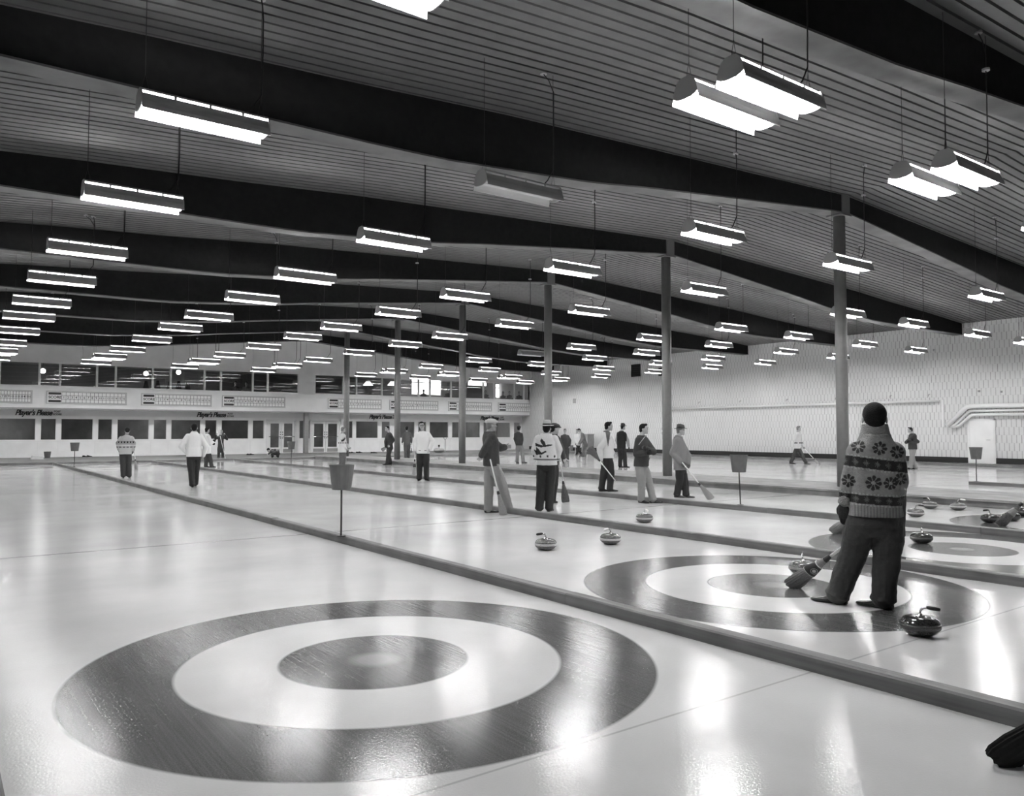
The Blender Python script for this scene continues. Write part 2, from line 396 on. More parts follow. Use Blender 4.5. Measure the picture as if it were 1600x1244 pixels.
LY = [v*LSC for v in (6.37, 9.06, 12.05, 14.62, 17.45, 19.85, 22.85, 26.1, 28.9, 31.7)]
rown = ['leftmost', 'second', 'third', 'fourth', 'fifth', 'sixth', 'seventh', 'rightmost']
def place_lamp(x, y, lab, lit=True, doubled=False):
    src = protoL if lit else protoD
    if not used[src]: t = src; used[src] = True
    else:
        t = src.copy(); COL.objects.link(t); copy_parts(src, t)
    t.location = (x, y, LZ); t['_w'] = 1
    tag(t, lab, 'lamp', 'hanging fluorescent lamps')
    rnd = random.Random(int(x*100+y*10))
    for sx in (-1, 1):
        mb = MB(); X = x+sx*(LL/2-.06); zt = hang_z(X, y)
        mb.tube([(X, y, LZ+.33), (X, y, zt)], .004, 4)
        mb.tube([(X-.045, y, LZ+.13), (X, y, LZ+.34), (X+.045, y, LZ+.13)], .0035, 4)
        mb.build('suspension_wire', 'wire', t, base=None)
    X = x+LL/2-.06; zt = hang_z(X+.02, y); ex = rnd.uniform(-.25, .05)
    pts = [(X-.2, y, LZ+.13), (X-.1, y, LZ+.24), (X+.012, y+.01, LZ+.42), (X+.02, y+.01, LZ+.9), (X+.02, y+.01, zt-.25), (X+.02+ex*.5, y, zt-.1), (X+.02+ex, y, zt-.03)]
    MB().tube(pts, .008, 5).build('power_cord', 'cord', t)
    MB().lathe([(.05, -.03), (.05, .0)], (X+.02+ex, y, zt-.002), 12).build('ceiling_rosette', 'lampg', t)
    return t
for i, x in enumerate(LX):
    for j, y in enumerate(LY):
        # keep the perspective drift of each lamp small
        lit = not ((i == 1 and j == 0) or (i == 4 and j == 5))
        if lit:
            lab = 'lit hanging lamp, %s from the camera in the %s lamp row' % (ordn[j], rown[i])
        else: lab = 'unlit grey hanging lamp near the camera, below a dark girder' if j == 0 else 'small unlit hanging lamp far back, left of the third column'
        place_lamp(x, y, lab, lit)
        if j == 8: place_lamp(x, y+.55, 'second lamp of a close far pair, ninth from the camera in the %s lamp row' % rown[i])
for i, x in enumerate(LX[:6]):
    for k, y in enumerate((3.40*LSC, 3.80*LSC)):
        xx = x+(.07 if i else .14)
        place_lamp(xx, y, '%s lamp of the close pair over the rings in the %s lamp row' % (('nearer', 'farther')[k], rown[i]))

# ---------------------------------------------------------------- buckets on posts
def bucket_stand(px, py, lab, post=True, tilt=0, xx=None):
    p = gp(px, py, .1)
    if xx: p = Vector((xx, p.y*xx/p.x, .1))
    t = thing('sand_bucket', p, lab, 'bucket', 'grey buckets beside the sheets')
    z0 = .1+(.62 if post else 0); c = Vector((p.x+tilt*.62, p.y, z0)); k = 24
    mb = MB(); prof = [(.125, 0), (.128, .008), (.165, .315), (.170, .32), (.170, .33), (.162, .33), (.158, .315), (.120, .02), (0.001, .02)]
    mb.lathe(prof, c, k).build('bucket', 'bucket', t, smooth=False)
    MB().lathe([(.150, .0), (.001, .0)], c+Vector((0, 0, .27)), k).build('sand', 'dark', t)
    if post:
        MB().tube([p+Vector((0, 0, 0)), c], .013, 10).build('post', 'post', t)
        MB().lathe([(.06, 0), (.06, .008), (.02, .012)], p, 16).build('base_plate', 'post', t)
    return t
bucket_stand(533, 838, 'grey bucket on a post on the curb beside the nearest rings')
bucket_stand(116, 735, 'small grey bucket on a post far along the first curb at the left', xx=4.54)
bucket_stand(455, 727, 'small grey bucket on a post in front of the left double doors', xx=12.46)
bucket_stand(1157, 787, 'grey bucket on a leaning post beside the man in coat and hat', tilt=-.05, xx=12.46)
bucket_stand(1526, 754, 'dark bucket on a post in front of the door in the block wall', xx=23.6)
bucket_stand(74, 716, 'grey bucket without a post standing at the far end of the first curb', post=False)

# ---------------------------------------------------------------- far wall, lower storey
def opening_wall(mb, y, x0, x1, z0, z1, holes, d=.14):
    """wall slab with rectangular holes [(xa, xb, za, zb)] sharing rows"""
    hs = sorted(holes); x = x0
    for a, b, za, zb in hs:
        if a > x: mb.box(x, y, z0, a, y+d, z1)
        if za > z0: mb.box(a, y, z0, b, y+d, za)
        if zb < z1: mb.box(a, y, zb, b, y+d, z1)
        x = b
    mb.box(x, y, z0, x1, y+d, z1)
lw = [(-14, 56.3), (63.3, 88.3), (95, 146), (152.7, 176), (182.8, 233.4), (239.8, 261), (267, 314), (320, 339.3), (345.7, 388.8), (394.4, 413.2), (467.3, 484.9),
      (536, 551.6), (556, 590.8), (596, 610), (615.5, 648.5), (653, 666.7), (670.9, 701), (706, 718), (722.5, 750.5), (755, 797.6), (802.5, 813), (817.4, 843)]
ZT, ZS = 2.16, 1.0
LWX = [(yp(a, 660, YG).x, yp(b, 660, YG).x) for a, b in lw]
D1 = (yp(418.5, 660, YG).x, yp(461.5, 660, YG).x); D2 = (yp(487, 660, YG).x, yp(531, 660, YG).x)
mb = MB(); opening_wall(mb, YG, XL, XR, .1, 2.62, [(a, b, ZS, ZT) for a, b in LWX]+[(D1[0], D1[1], .1, 2.14), (D2[0], D2[1], .1, 2.14)])
struct('wall_far_lower', mb, 'panel', 'white lower wall with the lobby windows and double doors')
mb = MB().box(XL, YG-.02, 2.30, XR, YG, 2.62)
struct('trim_1', mb, 'wall', 'pale strip above the lobby windows that carries the signs')
mb = MB().box(XL, YG-.03, ZS-.07, LWX[9][1]+.1, YG, ZS-.03); mb.box(LWX[11][0]-.1, YG-.03, ZS-.07, XR, YG, ZS-.03)
for a, b in LWX:
    mb.box(a-.12, YG-.012, .25, a-.105, YG, ZS-.07)
struct('trim_2', mb, 'trim', 'thin white sill strip under the lobby windows')
for i, (a, b) in enumerate(LWX):
    f = MB(); e = .035
    f.box(a, YG+.0, ZS, a+e, YG+.1, ZT); f.box(b-e, YG+.0, ZS, b, YG+.1, ZT); f.box(a, YG, ZS, b, YG+.1, ZS+e); f.box(a, YG, ZT-e, b, YG+.1, ZT)
    o = f.build('window_%d' % (i+1), 'trim'); o['kind'] = 'structure'; o['label'] = 'lobby window in the lower wall, number %d from the left' % (i+1)
    MB().quad((a+e, YG+.05, ZS+e), (b-e, YG+.05, ZS+e), (b-e, YG+.05, ZT-e), (a+e, YG+.05, ZT-e)).build('pane', 'glasslow', o)
nw = len(LWX)
def leaf_door(n_, a, b, side, lab):
    f = MB(); y0 = YG+.02; z0, z1 = .11, 2.11; wa, wb = a+.17, b-.12 if side > 0 else b-.17
    wa, wb = a+.15, b-.15
    f.box(a, y0, z0, wa, y0+.045, z1); f.box(wb, y0, z0, b, y0+.045, z1); f.box(wa, y0, 1.96, wb, y0+.045, z1); f.box(wa, y0, z0, wb, y0+.045, .47)
    o = f.build('door_%d' % n_, 'trim'); o['kind'] = 'structure'; o['label'] = lab
    MB().quad((wa, y0+.02, .47), (wb, y0+.02, .47), (wb, y0+.02, 1.96), (wa, y0+.02, 1.96)).build('door_pane', 'glasslow', o)
    MB().tube([(a+.03, y0-.06, 1.14), (b-.03, y0-.06, 1.14)], .018, 8).build('push_bar', 'chrome', o)
    MB().box(a+.1, y0-.004, .16, b-.1, y0, .38).build('kick_plate', 'steel', o)
    xs_ = b-.06 if side > 0 else a+.06
    m_ = MB()
    for z in (1.05, 1.28, 1.42): m_.lathe([(.03, 0), (.03, .03)], (xs_, y0-.03, z), 10, ax=(0, 1, 0))
    m_.build('lock', 'dark', o)
for k, (D, lab) in enumerate(((D1, 'left double doors'), (D2, 'right double doors'))):
    fr = MB(); a, b = D
    fr.box(a-.1, YG-.03, .1, a+.02, YG+.12, 2.22); fr.box(b-.02, YG-.03, .1, b+.1, YG+.12, 2.22); fr.box(a-.1, YG-.03, 2.12, b+.1, YG+.12, 2.22)
    struct('trim_%d' % (3+k), fr, 'trim', 'white frame around the %s' % lab)
    c = (a+b)/2
    leaf_door(1+2*k, a+.03, c-.01, 1, 'left glazed leaf of the %s' % lab); leaf_door(2+2*k, c+.01, b-.03, -1, 'right glazed leaf of the %s' % lab)
# dark posts under the overhang
for px, lab in ((478, 'dark grey square post under the upper storey between the two pairs of doors'),):
    p = yp(px, 680, YF+.35); tag(MB().box(p.x-.13, p.y-.13, .1, p.x+.13, p.y+.13, 2.62).build('square_post', 'column', base=Vector((p.x, p.y, .1))), lab, 'post')
# lobby behind
struct('ceiling_lobby', MB().box(XL, YG+.14, 2.62, XR, YG+3.3, 2.7), 'wall', 'lobby ceiling')
struct('wall_lobby', MB().box(XL, YG+3.2, .1, XR, YG+3.3, 2.62), 'lobby', 'back wall of the dim lobby')
mb = MB().box(XL, YG, .0, XR, YG+3.2, .1); struct('floor_lobby', mb, 'lobby', 'lobby floor')

# ---------------------------------------------------------------- far wall, upper storey
UX = [yp(x, 600, YF).x for x in (61.7, 93.8, 151.6, 181, 239, 267, 320, 345.7, 395.4, 418.8)]
X0w, X1w = yp(467, 600, YF).x, yp(492, 600, YF).x
UX2 = [yp(x, 600, YF).x for x in (537, 557.3, 597.3, 618, 654.6, 672.5, 705.3, 755.7, 772.4, 804, 819, 840.7)]
XE = yp(849, 600, YF).x
ZB, ZSI, ZH = 2.66, 3.80, 5.05
mb = MB(); mb.box(XL, YF, ZB, XR, YF+.15, ZSI); mb.box(XL, YF, ZH, XR, YF+.15, 7.4); mb.box(X0w, YF, ZSI, X1w, YF+.15, ZH); mb.box(XE, YF, ZSI, XR, YF+.15, ZH)
mb.box(XL, YF+.15, 2.62, XR, YG+.14, ZB+.06)
struct('wall_far', mb, 'wall', 'white upper wall with the scoreboards and the lounge windows')
struct('trim_5', MB().box(XL, YF-.03, ZB-.04, XR, YF, ZB+.03), 'grey', 'grey edge under the upper storey')
struct('trim_6', MB().box(XL, YF-.04, ZSI-.03, XE, YF+.0, ZSI+.03), 'trim', 'white sill under the lounge windows')
def upper(n_, a, b):
    f = MB(); e = .05
    f.box(a, YF+.01, ZSI, a+e, YF+.12, ZH); f.box(b-e, YF+.01, ZSI, b, YF+.12, ZH); f.box(a+e, YF+.01, ZSI, b-e, YF+.12, ZSI+e); f.box(a+e, YF+.01, ZH-e, b-e, YF+.12, ZH)
    o = f.build('window_%d' % n_, 'trim'); o['kind'] = 'structure'; o['label'] = 'upper lounge window, number %d from the left' % (n_-nw)
    MB().quad((a+e, YF+.06, ZSI+e), (b-e, YF+.06, ZSI+e), (b-e, YF+.06, ZH-e), (a+e, YF+.06, ZH-e)).build('pane', 'glass', o)
n_ = nw+1
e1 = [XL+.02, .95]+[yp(-1, 600, YF).x]+UX+[X0w]
for a, b in zip(e1, e1[1:]): upper(n_, a, b); n_ += 1
e2 = [X1w]+UX2+[XE]
for a, b in zip(e2, e2[1:]): upper(n_, a, b); n_ += 1
# lounge room behind the upper windows
struct('wall_lounge', MB().box(XL, YF+6, ZB, XR, YF+6.1, 5.6), 'lounge', 'back wall of the lounge')
struct('floor_lounge', MB().box(XL, YF+.15, ZB+.06, XR, YF+6, ZB+.12), 'lounge', 'lounge floor')
struct('ceiling_lounge', MB().box(XL, YF+.15, 5.35, XR, YF+6, 5.45), 'wall', 'pale lounge ceiling')

# scoreboards
SB = [(-46, 50.5, 609.4, 630, 608.6, 628.6), (72, 198, 611, 631.5, 613.4, 632.7), (220.6, 330.7, 0, 0, 0, 0), (347, 445.6, 0, 0, 0, 0), (512, 596, 0, 0, 0, 0), (608.5, 684.5, 0, 0, 0, 0), (700, 768, 0, 0, 0, 0), (778, 841.5, 0, 0, 0, 0)]
ZB0, ZB1 = 2.90, 3.58
for i, s_ in enumerate(SB):
    a, b = yp(s_[0], 622, YF).x, yp(s_[1], 622, YF).x
    a = max(a, -.7)
    t = thing('scoreboard', ((a+b)/2, YF-.02, ZB0), 'white SCORE board with numbers 1 to 16, %s from the left under the lounge windows' % ['first', 'second', 'third', 'fourth', 'fifth', 'sixth', 'seventh', 'eighth'][i], 'scoreboard', 'curling scoreboards on the upper wall')
    MB().box(a, YF-.05, ZB0, b, YF-.001, ZB1).build('frame', 'frame', t)
    W = b-a; sx = a+W*.185
    MB().box(a+.05, YF-.058, ZB0+.05, b-.05, YF-.05, ZB1-.05).build('face', 'boardm', t)
    for z in (ZB0+.08, ZB1-.20): MB().box(a+.1, YF-.066, z, sx-.04, YF-.058, z+.12).build('name_plate', 'plate', t)
    mb = MB(); cw = (b-.07-sx)/16
    for k in range(17): mb.box(sx+k*cw-.009, YF-.062, ZB0+.07, sx+k*cw+.009, YF-.058, ZB1-.07)
    for z in (ZB0+.07, ZB0+.24, ZB1-.24, ZB1-.07): mb.box(sx, YF-.062, z-.008, b-.07, YF-.058, z+.008)
    mb.build('grid', 'line', t)
    text('score_lettering', 'SCORE', .19, ((a+.08+sx)/2, YF-.062, (ZB0+ZB1)/2), 'letter', t, align='CENTER', bold=.006)
    for k in range(16):
        text('numeral', str(k+1), .17 if k < 9 else .14, (sx+(k+.5)*cw, YF-.062, (ZB0+ZB1)/2), 'letter', t, align='CENTER', bold=.0015)
# signs
for i, (a, b, c, d) in enumerate(((23.4, 82, 84, 95), (307, 353, 355.5, 364), (576.5, 612, 613.5, 620), (750.5, 779, 781.5, 787))):
    xa, xb, xc, xd = [yp(q, 645, YG).x for q in (a, b, c, d)]
    t = thing('wall_sign', ((xa+xd)/2, YG-.03, 2.3), 'black script sign reading Player\'s Please, %s from the left' % ['first', 'second', 'third', 'fourth'][i], 'sign', 'script signs above the lobby windows')
    o = text('script_lettering', "Player's Please", .40, (xa, YG-.03, 2.44), 'letter', t, shear=.35, bold=.012, spacing=.9)
    bpy.context.view_layer.update(); o.scale = ((xb-xa)/max(o.dimensions.x, .1), 1, 1)
    for k, s_ in enumerate(('POST', 'SCORE')):
        text('small_lettering', s_, .13, ((xc+xd)/2, YG-.03, 2.52-.15*k), 'letter', t, align='CENTER', bold=.003)

# ---------------------------------------------------------------- right wall fittings
def wp(px, py, off=.0): return xp(px, py, XR-off)
a, b = wp(1553, 690), wp(1516, 690)
z1 = (wp(1515, 656).z+wp(1553, 658).z)/2
f = MB(); f.box(XR-.04, a.y-.08, .12, XR+.02, a.y, z1+.08); f.box(XR-.04, b.y, .12, XR+.02, b.y+.08, z1+.08); f.box(XR-.04, a.y-.08, z1, XR+.02, b.y+.08, z1+.08)
struct('trim_7', f, 'wall', 'pale frame of the flush door in the block wall')
o = struct('door_5', MB().box(XR-.03, a.y, .12, XR+.0, b.y, z1), 'panel', 'pale flush door in the block wall')
MB().tube([(XR-.03, a.y+.12, 1.12), (XR-.09, a.y+.12, 1.12), (XR-.09, a.y+.25, 1.12)], .012, 8).build('door_handle', 'chrome', o)
def pipe(pts, r, lab, extra=None):
    t = thing('wall_pipe', pts[0], lab, 'pipe', 'lagged pipes on the block wall')
    P = [Vector(p) for p in pts]; Q = [P[0]]
    for i in range(1, len(P)-1):
        d0 = (P[i]-P[i-1]).normalized(); d1 = (P[i+1]-P[i]).normalized(); Q += [P[i]-d0*r*1.1, P[i]-d0*r*.3+d1*r*.3, P[i]+d1*r*1.1]
    Q.append(P[-1]); MB().tube(Q, r, 12).build('lagging', 'pipe', t, smooth=True)
    mb = MB(); L = (P[-1]-P[0]).length
    for s_ in (.12, .5, .88):
        k = P[0].lerp(P[1], s_); mb.box(k.x, k.y-.02, k.z-.02, XR, k.y+.02, k.z+.02)
    mb.build('bracket', 'pipe', t)
    return t
q = [wp(1045, 637.5, .12), wp(1310, 631, .12), wp(1468, 628, .12)]
zz = sum(v.z for v in q)/3
pipe([(XR-.12, q[0].y, zz), (XR-.12, q[2].y, zz)], .055, 'long thin horizontal pipe running along the middle of the block wall')
tag(MB().box(XR-.05, wp(1474, 650).y-.04, wp(1474, 667).z, XR, wp(1474, 650).y+.04, zz+.05).build('conduit', 'pipe', base=Vector((XR-.03, wp(1474, 650).y, 1.8))), 'upright conduit dropping from the end of the thin horizontal pipe', 'conduit')
k0 = wp(1480, 665, .2); k1 = wp(1511, 635, .2); k2 = wp(1620, 633, .2)
pipe([(XR-.2, k0.y, k0.z), (XR-.2, k1.y, k1.z), (XR-.2, k2.y-4, k1.z)], .10, 'thick upper lagged pipe that slopes up above the flush door')
k0 = wp(1491, 663, .16); k1 = wp(1515, 642, .16)
pipe([(XR-.16, k0.y+.18, k0.z), (XR-.16, k0.y-.05, k0.z), (XR-.16, k1.y, k1.z), (XR-.16, k2.y-4, k1.z)], .05, 'thin middle pipe under the thick sloping pipe')
k0 = wp(1498, 666, .16); k1 = wp(1518, 648, .16)
pipe([(XR-.16, k0.y+.35, k0.z), (XR-.16, k0.y, k0.z), (XR-.16, k1.y, k1.z), (XR-.16, k2.y-4, k1.z)], .06, 'lowest of the three pipes sloping up beside the flush door')
def wallbox(x0, y0, x1, y1, m, nm, lab, d=.06, slats=False):
    a = wp(x1, y1); b = wp(x0, y0)
    t = MB().box(XR-d, a.y, a.z, XR, b.y, b.z)
    o = t.build(nm, m, base=Vector((XR-.03, (a.y+b.y)/2, a.z))); tag(o, lab, nm.replace('_', ' '))
    if slats:
        mb = MB(); n2 = 6
        for i in range(n2):
            z = a.z+(b.z-a.z)*(i+.5)/n2; mb.box(XR-d-.02, a.y+.03, z-.02, XR-d, b.y-.03, z+.015)
        mb.v = [v-o.location for v in mb.v]; mb.build('louvre_slats', 'post', o)
    return o
wallbox(987, 570, 1001, 588, 'dark', 'vent_grille', 'dark square vent high on the block wall, far from the camera', slats=True)
wallbox(1030, 575, 1041, 587, 'dark', 'vent_grille', 'dark square vent high on the block wall, just left of the second column', slats=True)
wallbox(896, 623, 900, 630, 'grey', 'wall_plate', 'small grey plate on the block wall near the far corner')
wallbox(1035, 668, 1037.5, 672, 'grey', 'switch_box', 'upper of two small switches left of the second column')
wallbox(1035, 675, 1037.5, 679, 'grey', 'switch_box', 'lower of two small switches left of the second column')
for i, (x, y) in enumerate(((1094, 628), (1158, 626), (1231, 624), (1308, 621), (1393, 618), (1453, 616))):
    a = wp(x, y); mb = MB().tube([(XR, a.y, a.z), (XR-.12, a.y, a.z), (XR-.16, a.y, a.z-.1)], .016, 6)
    tag(mb.build('wall_hook', 'grey', base=a), 'small hook above the long thin pipe, %s from the far end' % ordn[i].replace('nearest', 'first'), 'hook', 'hooks above the thin pipe')
for i, (x, y) in enumerate(((1530, 611), (1565, 612), (1460, 547))):
    wallbox(x-1.5, y-1.5, x+1.5, y+1.5, 'grey', 'outlet_box', ['small outlet box above the sloping pipes', 'small outlet box above the flush door, nearer the camera', 'small outlet box high on the block wall among the lamps'][i])

# ---------------------------------------------------------------- lounge contents
for i, (x, y) in enumerate(((67, 580), (279, 582), (228, 584))):
    p = yp(x, y, YF+2.2); t = thing('globe_lamp', p, ['round lit globe lamp behind the upper windows at far left', 'lit globe lamp behind the middle upper windows', 'lit cross shaped lamp left of the middle globe behind the upper windows'][i], 'lamp')
    MB().ball(p, .13, 16, 10).build('globe', 'globe', t, smooth=True); MB().tube([p+Vector((0, 0, .1)), (p.x, p.y, 5.35)], .012, 6).build('stem', 'post', t)
for i, (x, y) in enumerate(((575, 600), (613, 600))):
    p = yp(x, y, YF+1.6); t = thing('table_lamp', (p.x, p.y, 3.5), ['left of two lit shaded table lamps behind the upper windows', 'right of two lit shaded table lamps behind the upper windows'][i], 'lamp')
    MB().lathe([(.34, 0), (.12, .26)], (p.x, p.y, p.z-.1), 20).build('lamp_shade', 'shade', t); MB().tube([(p.x, p.y, 3.45), (p.x, p.y, p.z)], .02, 8).build('stem', 'chrome', t)
    tb = thing('side_table', (p.x, p.y, 2.78), ['table under the left shaded lamp', 'table under the right shaded lamp'][i], 'table')
    MB().box(p.x-.5, p.y-.3, 3.40, p.x+.5, p.y+.3, 3.45).build('top', 'mid', tb)
    for a in (-.45, .45):
        for b in (-.25, .25): MB().box(p.x+a-.02, p.y+b-.02, 2.78, p.x+a+.02, p.y+b+.02, 3.40).build('leg', 'mid', tb)
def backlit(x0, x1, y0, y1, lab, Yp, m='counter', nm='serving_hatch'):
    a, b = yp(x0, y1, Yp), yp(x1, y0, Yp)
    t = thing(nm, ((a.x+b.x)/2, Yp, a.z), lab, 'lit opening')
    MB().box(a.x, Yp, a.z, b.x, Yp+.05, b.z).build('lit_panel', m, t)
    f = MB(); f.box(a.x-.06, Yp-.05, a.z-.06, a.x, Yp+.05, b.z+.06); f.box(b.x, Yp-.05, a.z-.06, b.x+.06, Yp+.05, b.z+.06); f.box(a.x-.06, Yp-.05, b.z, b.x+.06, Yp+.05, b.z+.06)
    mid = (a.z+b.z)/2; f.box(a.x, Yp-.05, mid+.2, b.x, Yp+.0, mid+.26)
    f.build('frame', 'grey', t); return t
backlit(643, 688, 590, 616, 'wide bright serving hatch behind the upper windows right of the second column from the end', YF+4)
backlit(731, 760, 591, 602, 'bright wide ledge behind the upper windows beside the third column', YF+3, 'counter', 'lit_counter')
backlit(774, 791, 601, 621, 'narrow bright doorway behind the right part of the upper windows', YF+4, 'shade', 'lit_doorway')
p0, p1 = yp(727, 618, YF+1.4), yp(752, 605, YF+1.4)
tag(MB().box(p0.x, YF+1.2, 2.78, p1.x, YF+1.7, p1.z).build('dark_cabinet', 'dark', base=Vector((p0.x, YF+1.4, 2.78))), 'black cabinet behind the upper windows beside the third column', 'cabinet')
for i, x in enumerate((228, 246, 265, 279, 293)):  # dark pointed shapes; the kind of object is not known
    p = yp(x, 600, YF+1.5); t = MB().loft([[Vector((p.x+a*.2, p.y+b*.2, 2.78)) for a, b in ((-1,-1),(1,-1),(1,1),(-1,1))], [Vector((p.x+a*.2, p.y+b*.2, 3.6)) for a, b in ((-1,-1),(1,-1),(1,1),(-1,1))], [Vector((p.x+a*.06, p.y+b*.06, 4.35+.05*(i % 2))) for a, b in ((-1,-1),(1,-1),(1,1),(-1,1))]])
    tag(t.build('pointed_shape', 'black', base=Vector((p.x, p.y, 2.78))), 'dark pointed umbrella behind the middle upper windows, %s of five' % ['first', 'second', 'third', 'fourth', 'fifth'][i], 'shape', 'dark pointed shapes in the lounge')
# fill lights added in the lobby so its back wall reads through the glass
for i, x in enumerate((3, 11, 19, 27, 34)):
    t = thing('lobby_fill_light', (x, YG+1.6, 2.55), 'added fill light inside the lobby, %s from the left' % ['first', 'second', 'third', 'fourth', 'fifth'][i], 'lamp', 'added lobby fill lights')
    MB().box(x-.3, YG+1.45, 2.55, x+.3, YG+1.75, 2.62).build('diffuser', 'globe', t)
for i, x in enumerate((5, 13, 31)):  # ceiling boxes added to light the lounge interior
    t = thing('lounge_fill_light', (x, YF+3.5, 5.3), 'added fill light inside the lounge, %s from the left' % ['first', 'second', 'third'][i], 'lamp', 'added lounge fill lights')
    MB().box(x-.5, YF+3.2, 5.28, x+.5, YF+3.5, 5.34).build('diffuser', 'globe', t)

# ---------------------------------------------------------------- curling stones
def stone_proto(kind):
    t = thing('curling_stone', (0, 0, 0), world=False)
    body, band, grip = {'l': ('granite', 'graniteb', 'gripw'), 'b': ('granite', 'graniteb', 'grip'), 'd': ('granited', 'granitedb', 'grip')}[kind]
    MB().lathe([(.06, .0), (.066, .001), (.085, .006), (.115, .020), (.135, .040), (.1395, .048)], k=48).build('lower_body', body, t, smooth=True)
    MB().lathe([(.1395, .048), (.1405, .056), (.1405, .064), (.1395, .072)], k=48).build('striking_band', band, t, smooth=True)
    MB().lathe([(.1395, .072), (.135, .082), (.122, .099), (.10, .110), (.075, .1145), (.05, .115)], k=48).build('upper_body', body, t, smooth=True)
    MB().lathe([(.034, .114), (.034, .119), (.02, .123), (.012, .13)], k=20).build('handle_plate', 'chrome', t, smooth=True)
    MB().tube([(0, 0, .12), (0, 0, .145), (.012, 0, .162), (.035, 0, .170), (.05, 0, .171)], .0085, 10).build('gooseneck', 'chrome', t, smooth=True)
    MB().tube([(.045, 0, .171), (.055, 0, .171), (.10, 0, .169), (.13, 0, .167), (.137, 0, .166)], [.009, .0125, .014, .012, .006], 10).build('grip', grip, t, smooth=True)
    return t
SP = {}
def stone(px, py, lab, kind='b', rz=0, r_=1):
    k = kind
    if k not in SP: SP[k] = t = stone_proto(k)
    else: t = SP[k].copy(); COL.objects.link(t); copy_parts(SP[k], t)
    # px,py is the contact point at the front foot of the stone
    p = gp(px, py); d = Vector((p.x, p.y, 0)).normalized(); p += d*.07
    t.location = (p.x, p.y, 0.001); t.scale = (1, 1, 1.2); t.rotation_euler = (0, 0, rad(rz)); return tag(t, lab, 'curling stone', 'curling stones on the ice')
stone(853, 860.5, 'curling stone with a black grip, left of the pair on the second sheet', 'b', 170)
stone(954, 851.5, 'curling stone with a pale grip, right of the pair on the second sheet', 'l', 190)
stone(1007, 817, 'curling stone alone on the third sheet below the man in a dark sweater', 'l', 250)
stone(1254, 899, 'curling stone behind the broom head near the feet of the man in the flower cardigan', 'b', 30)
stone(1438.5, 995.5, 'large dark curling stone nearest the camera, right of the shoes', 'd', 285)
stone(1440, 849.5, 'dark curling stone alone right of the hip of the man in the flower cardigan', 'd', 20)
stone(1431, 808, 'curling stone nearest the curb in the group of three on the fourth sheet', 'b', 280)
stone(1453, 795, 'curling stone left at the back in the group of three on the fourth sheet', 'b', 150)
stone(1497, 797.5, 'curling stone on the right in the group of three on the fourth sheet', 'l', 270)
stone(1547, 817, 'dark curling stone at the right, just left of the slanting dark broom', 'd', 160)
stone(1580, 814.5, 'dark curling stone right of the slanting broom at the right edge', 'd', 270)
stone(1598, 806, 'curling stone cut by the right edge behind the slanting broom', 'd', 200)
stone(1322, 830, 'curling stone half hidden behind the glove of the man in the flower cardigan', 'b', 60)

# ---------------------------------------------------------------- brooms
def broom(tip, top, lab, bm_='corn', length=.42, wide=.13, band='sleeve', emblem=False, up=None, stick='stick'):
    tip, top = Vector(tip), Vector(top); ax = (top-tip).normalized(); L = (top-tip).length
    side = ax.cross(Vector(up) if up else FWD).normalized(); th = ax.cross(side).normalized()
    t = thing('curling_broom', tip, lab, 'broom', 'corn brooms')
    def ring(s_, wd, dp, k=20):
        c = tip+ax*s_; return [c+side*math.cos(2*math.pi*j/k)*wd+th*math.sin(2*math.pi*j/k)*dp for j in range(k)]
    bl = length
    prof = [(0, wide*.82, .022), (.02, wide*.95, .03), (bl*.25, wide*.93, .04), (bl*.55, wide*.68, .04), (bl*.8, wide*.42, .035), (bl*.93, .026, .026), (bl, .022, .022)]
    rnd = random.Random(int(tip.x*100)); mb = MB(); rings = []
    for s_, a, b in prof: rings.append(ring(s_, a, b, 36))
    rings[0] = [q-ax*rnd.uniform(-.012, .012) for q in rings[0]]
    for R in rings[:5]:
        for j in range(0, 36, 2): c = sum(R, Vector())/36; R[j] = c+(R[j]-c)*.93
    mb.loft(rings).build('bristles', bm_, t)
    MB().loft([ring(bl*.92, .029, .029), ring(bl*1.06, .02, .02)]).build('binding', 'dark', t)
    if band:
        a, b = bl*.52, bl*.76
        def w_(s_): return wide*(.68+(.42-.68)*(s_-bl*.55)/(bl*.25))
        MB().loft([ring(a, w_(a)+.006, .046), ring(b, w_(b)+.006, .042)]).build('label_band', band, t)
        if emblem:
            c = tip+ax*(a+b)/2; nrm = th if th.dot(FWD) < 0 else -th; s2 = side; c = c+nrm*.047; r0 = .033; k = 24
            mb = MB(); vs = []
            for j in range(k):
                u = 2*math.pi*j/k
                for r in (r0, r0*.88): vs.append(c+s2*math.cos(u)*r+ax*math.sin(u)*r)
            mb.add(vs, [(2*j, 2*j+1, (2*j+3) % (2*k), (2*j+2) % (2*k)) for j in range(k)])
            star = []
            for j in range(16):
                u = 2*math.pi*j/16; r = r0*(.72 if j % 2 == 0 else .42); star.append(c+s2*math.cos(u)*r+ax*math.sin(u)*r)
            mb.add(star, [tuple(range(16))]); mb.build('emblem', 'paper', t)
            MB().loft([ring(a-.006, w_(a)+.008, .048), ring(a, w_(a)+.008, .048)]).build('band_edge', 'paper', t)
            MB().loft([ring(b, w_(b)+.008, .044), ring(b+.006, w_(b)+.006, .043)]).build('band_edge', 'paper', t)
    MB().tube([tip+ax*(bl*.9), tip+ax*(bl*.9+(L-bl*.9)*.5), top], [.014, .013, .012], 10).build('handle', stick, t, smooth=True)
    return t

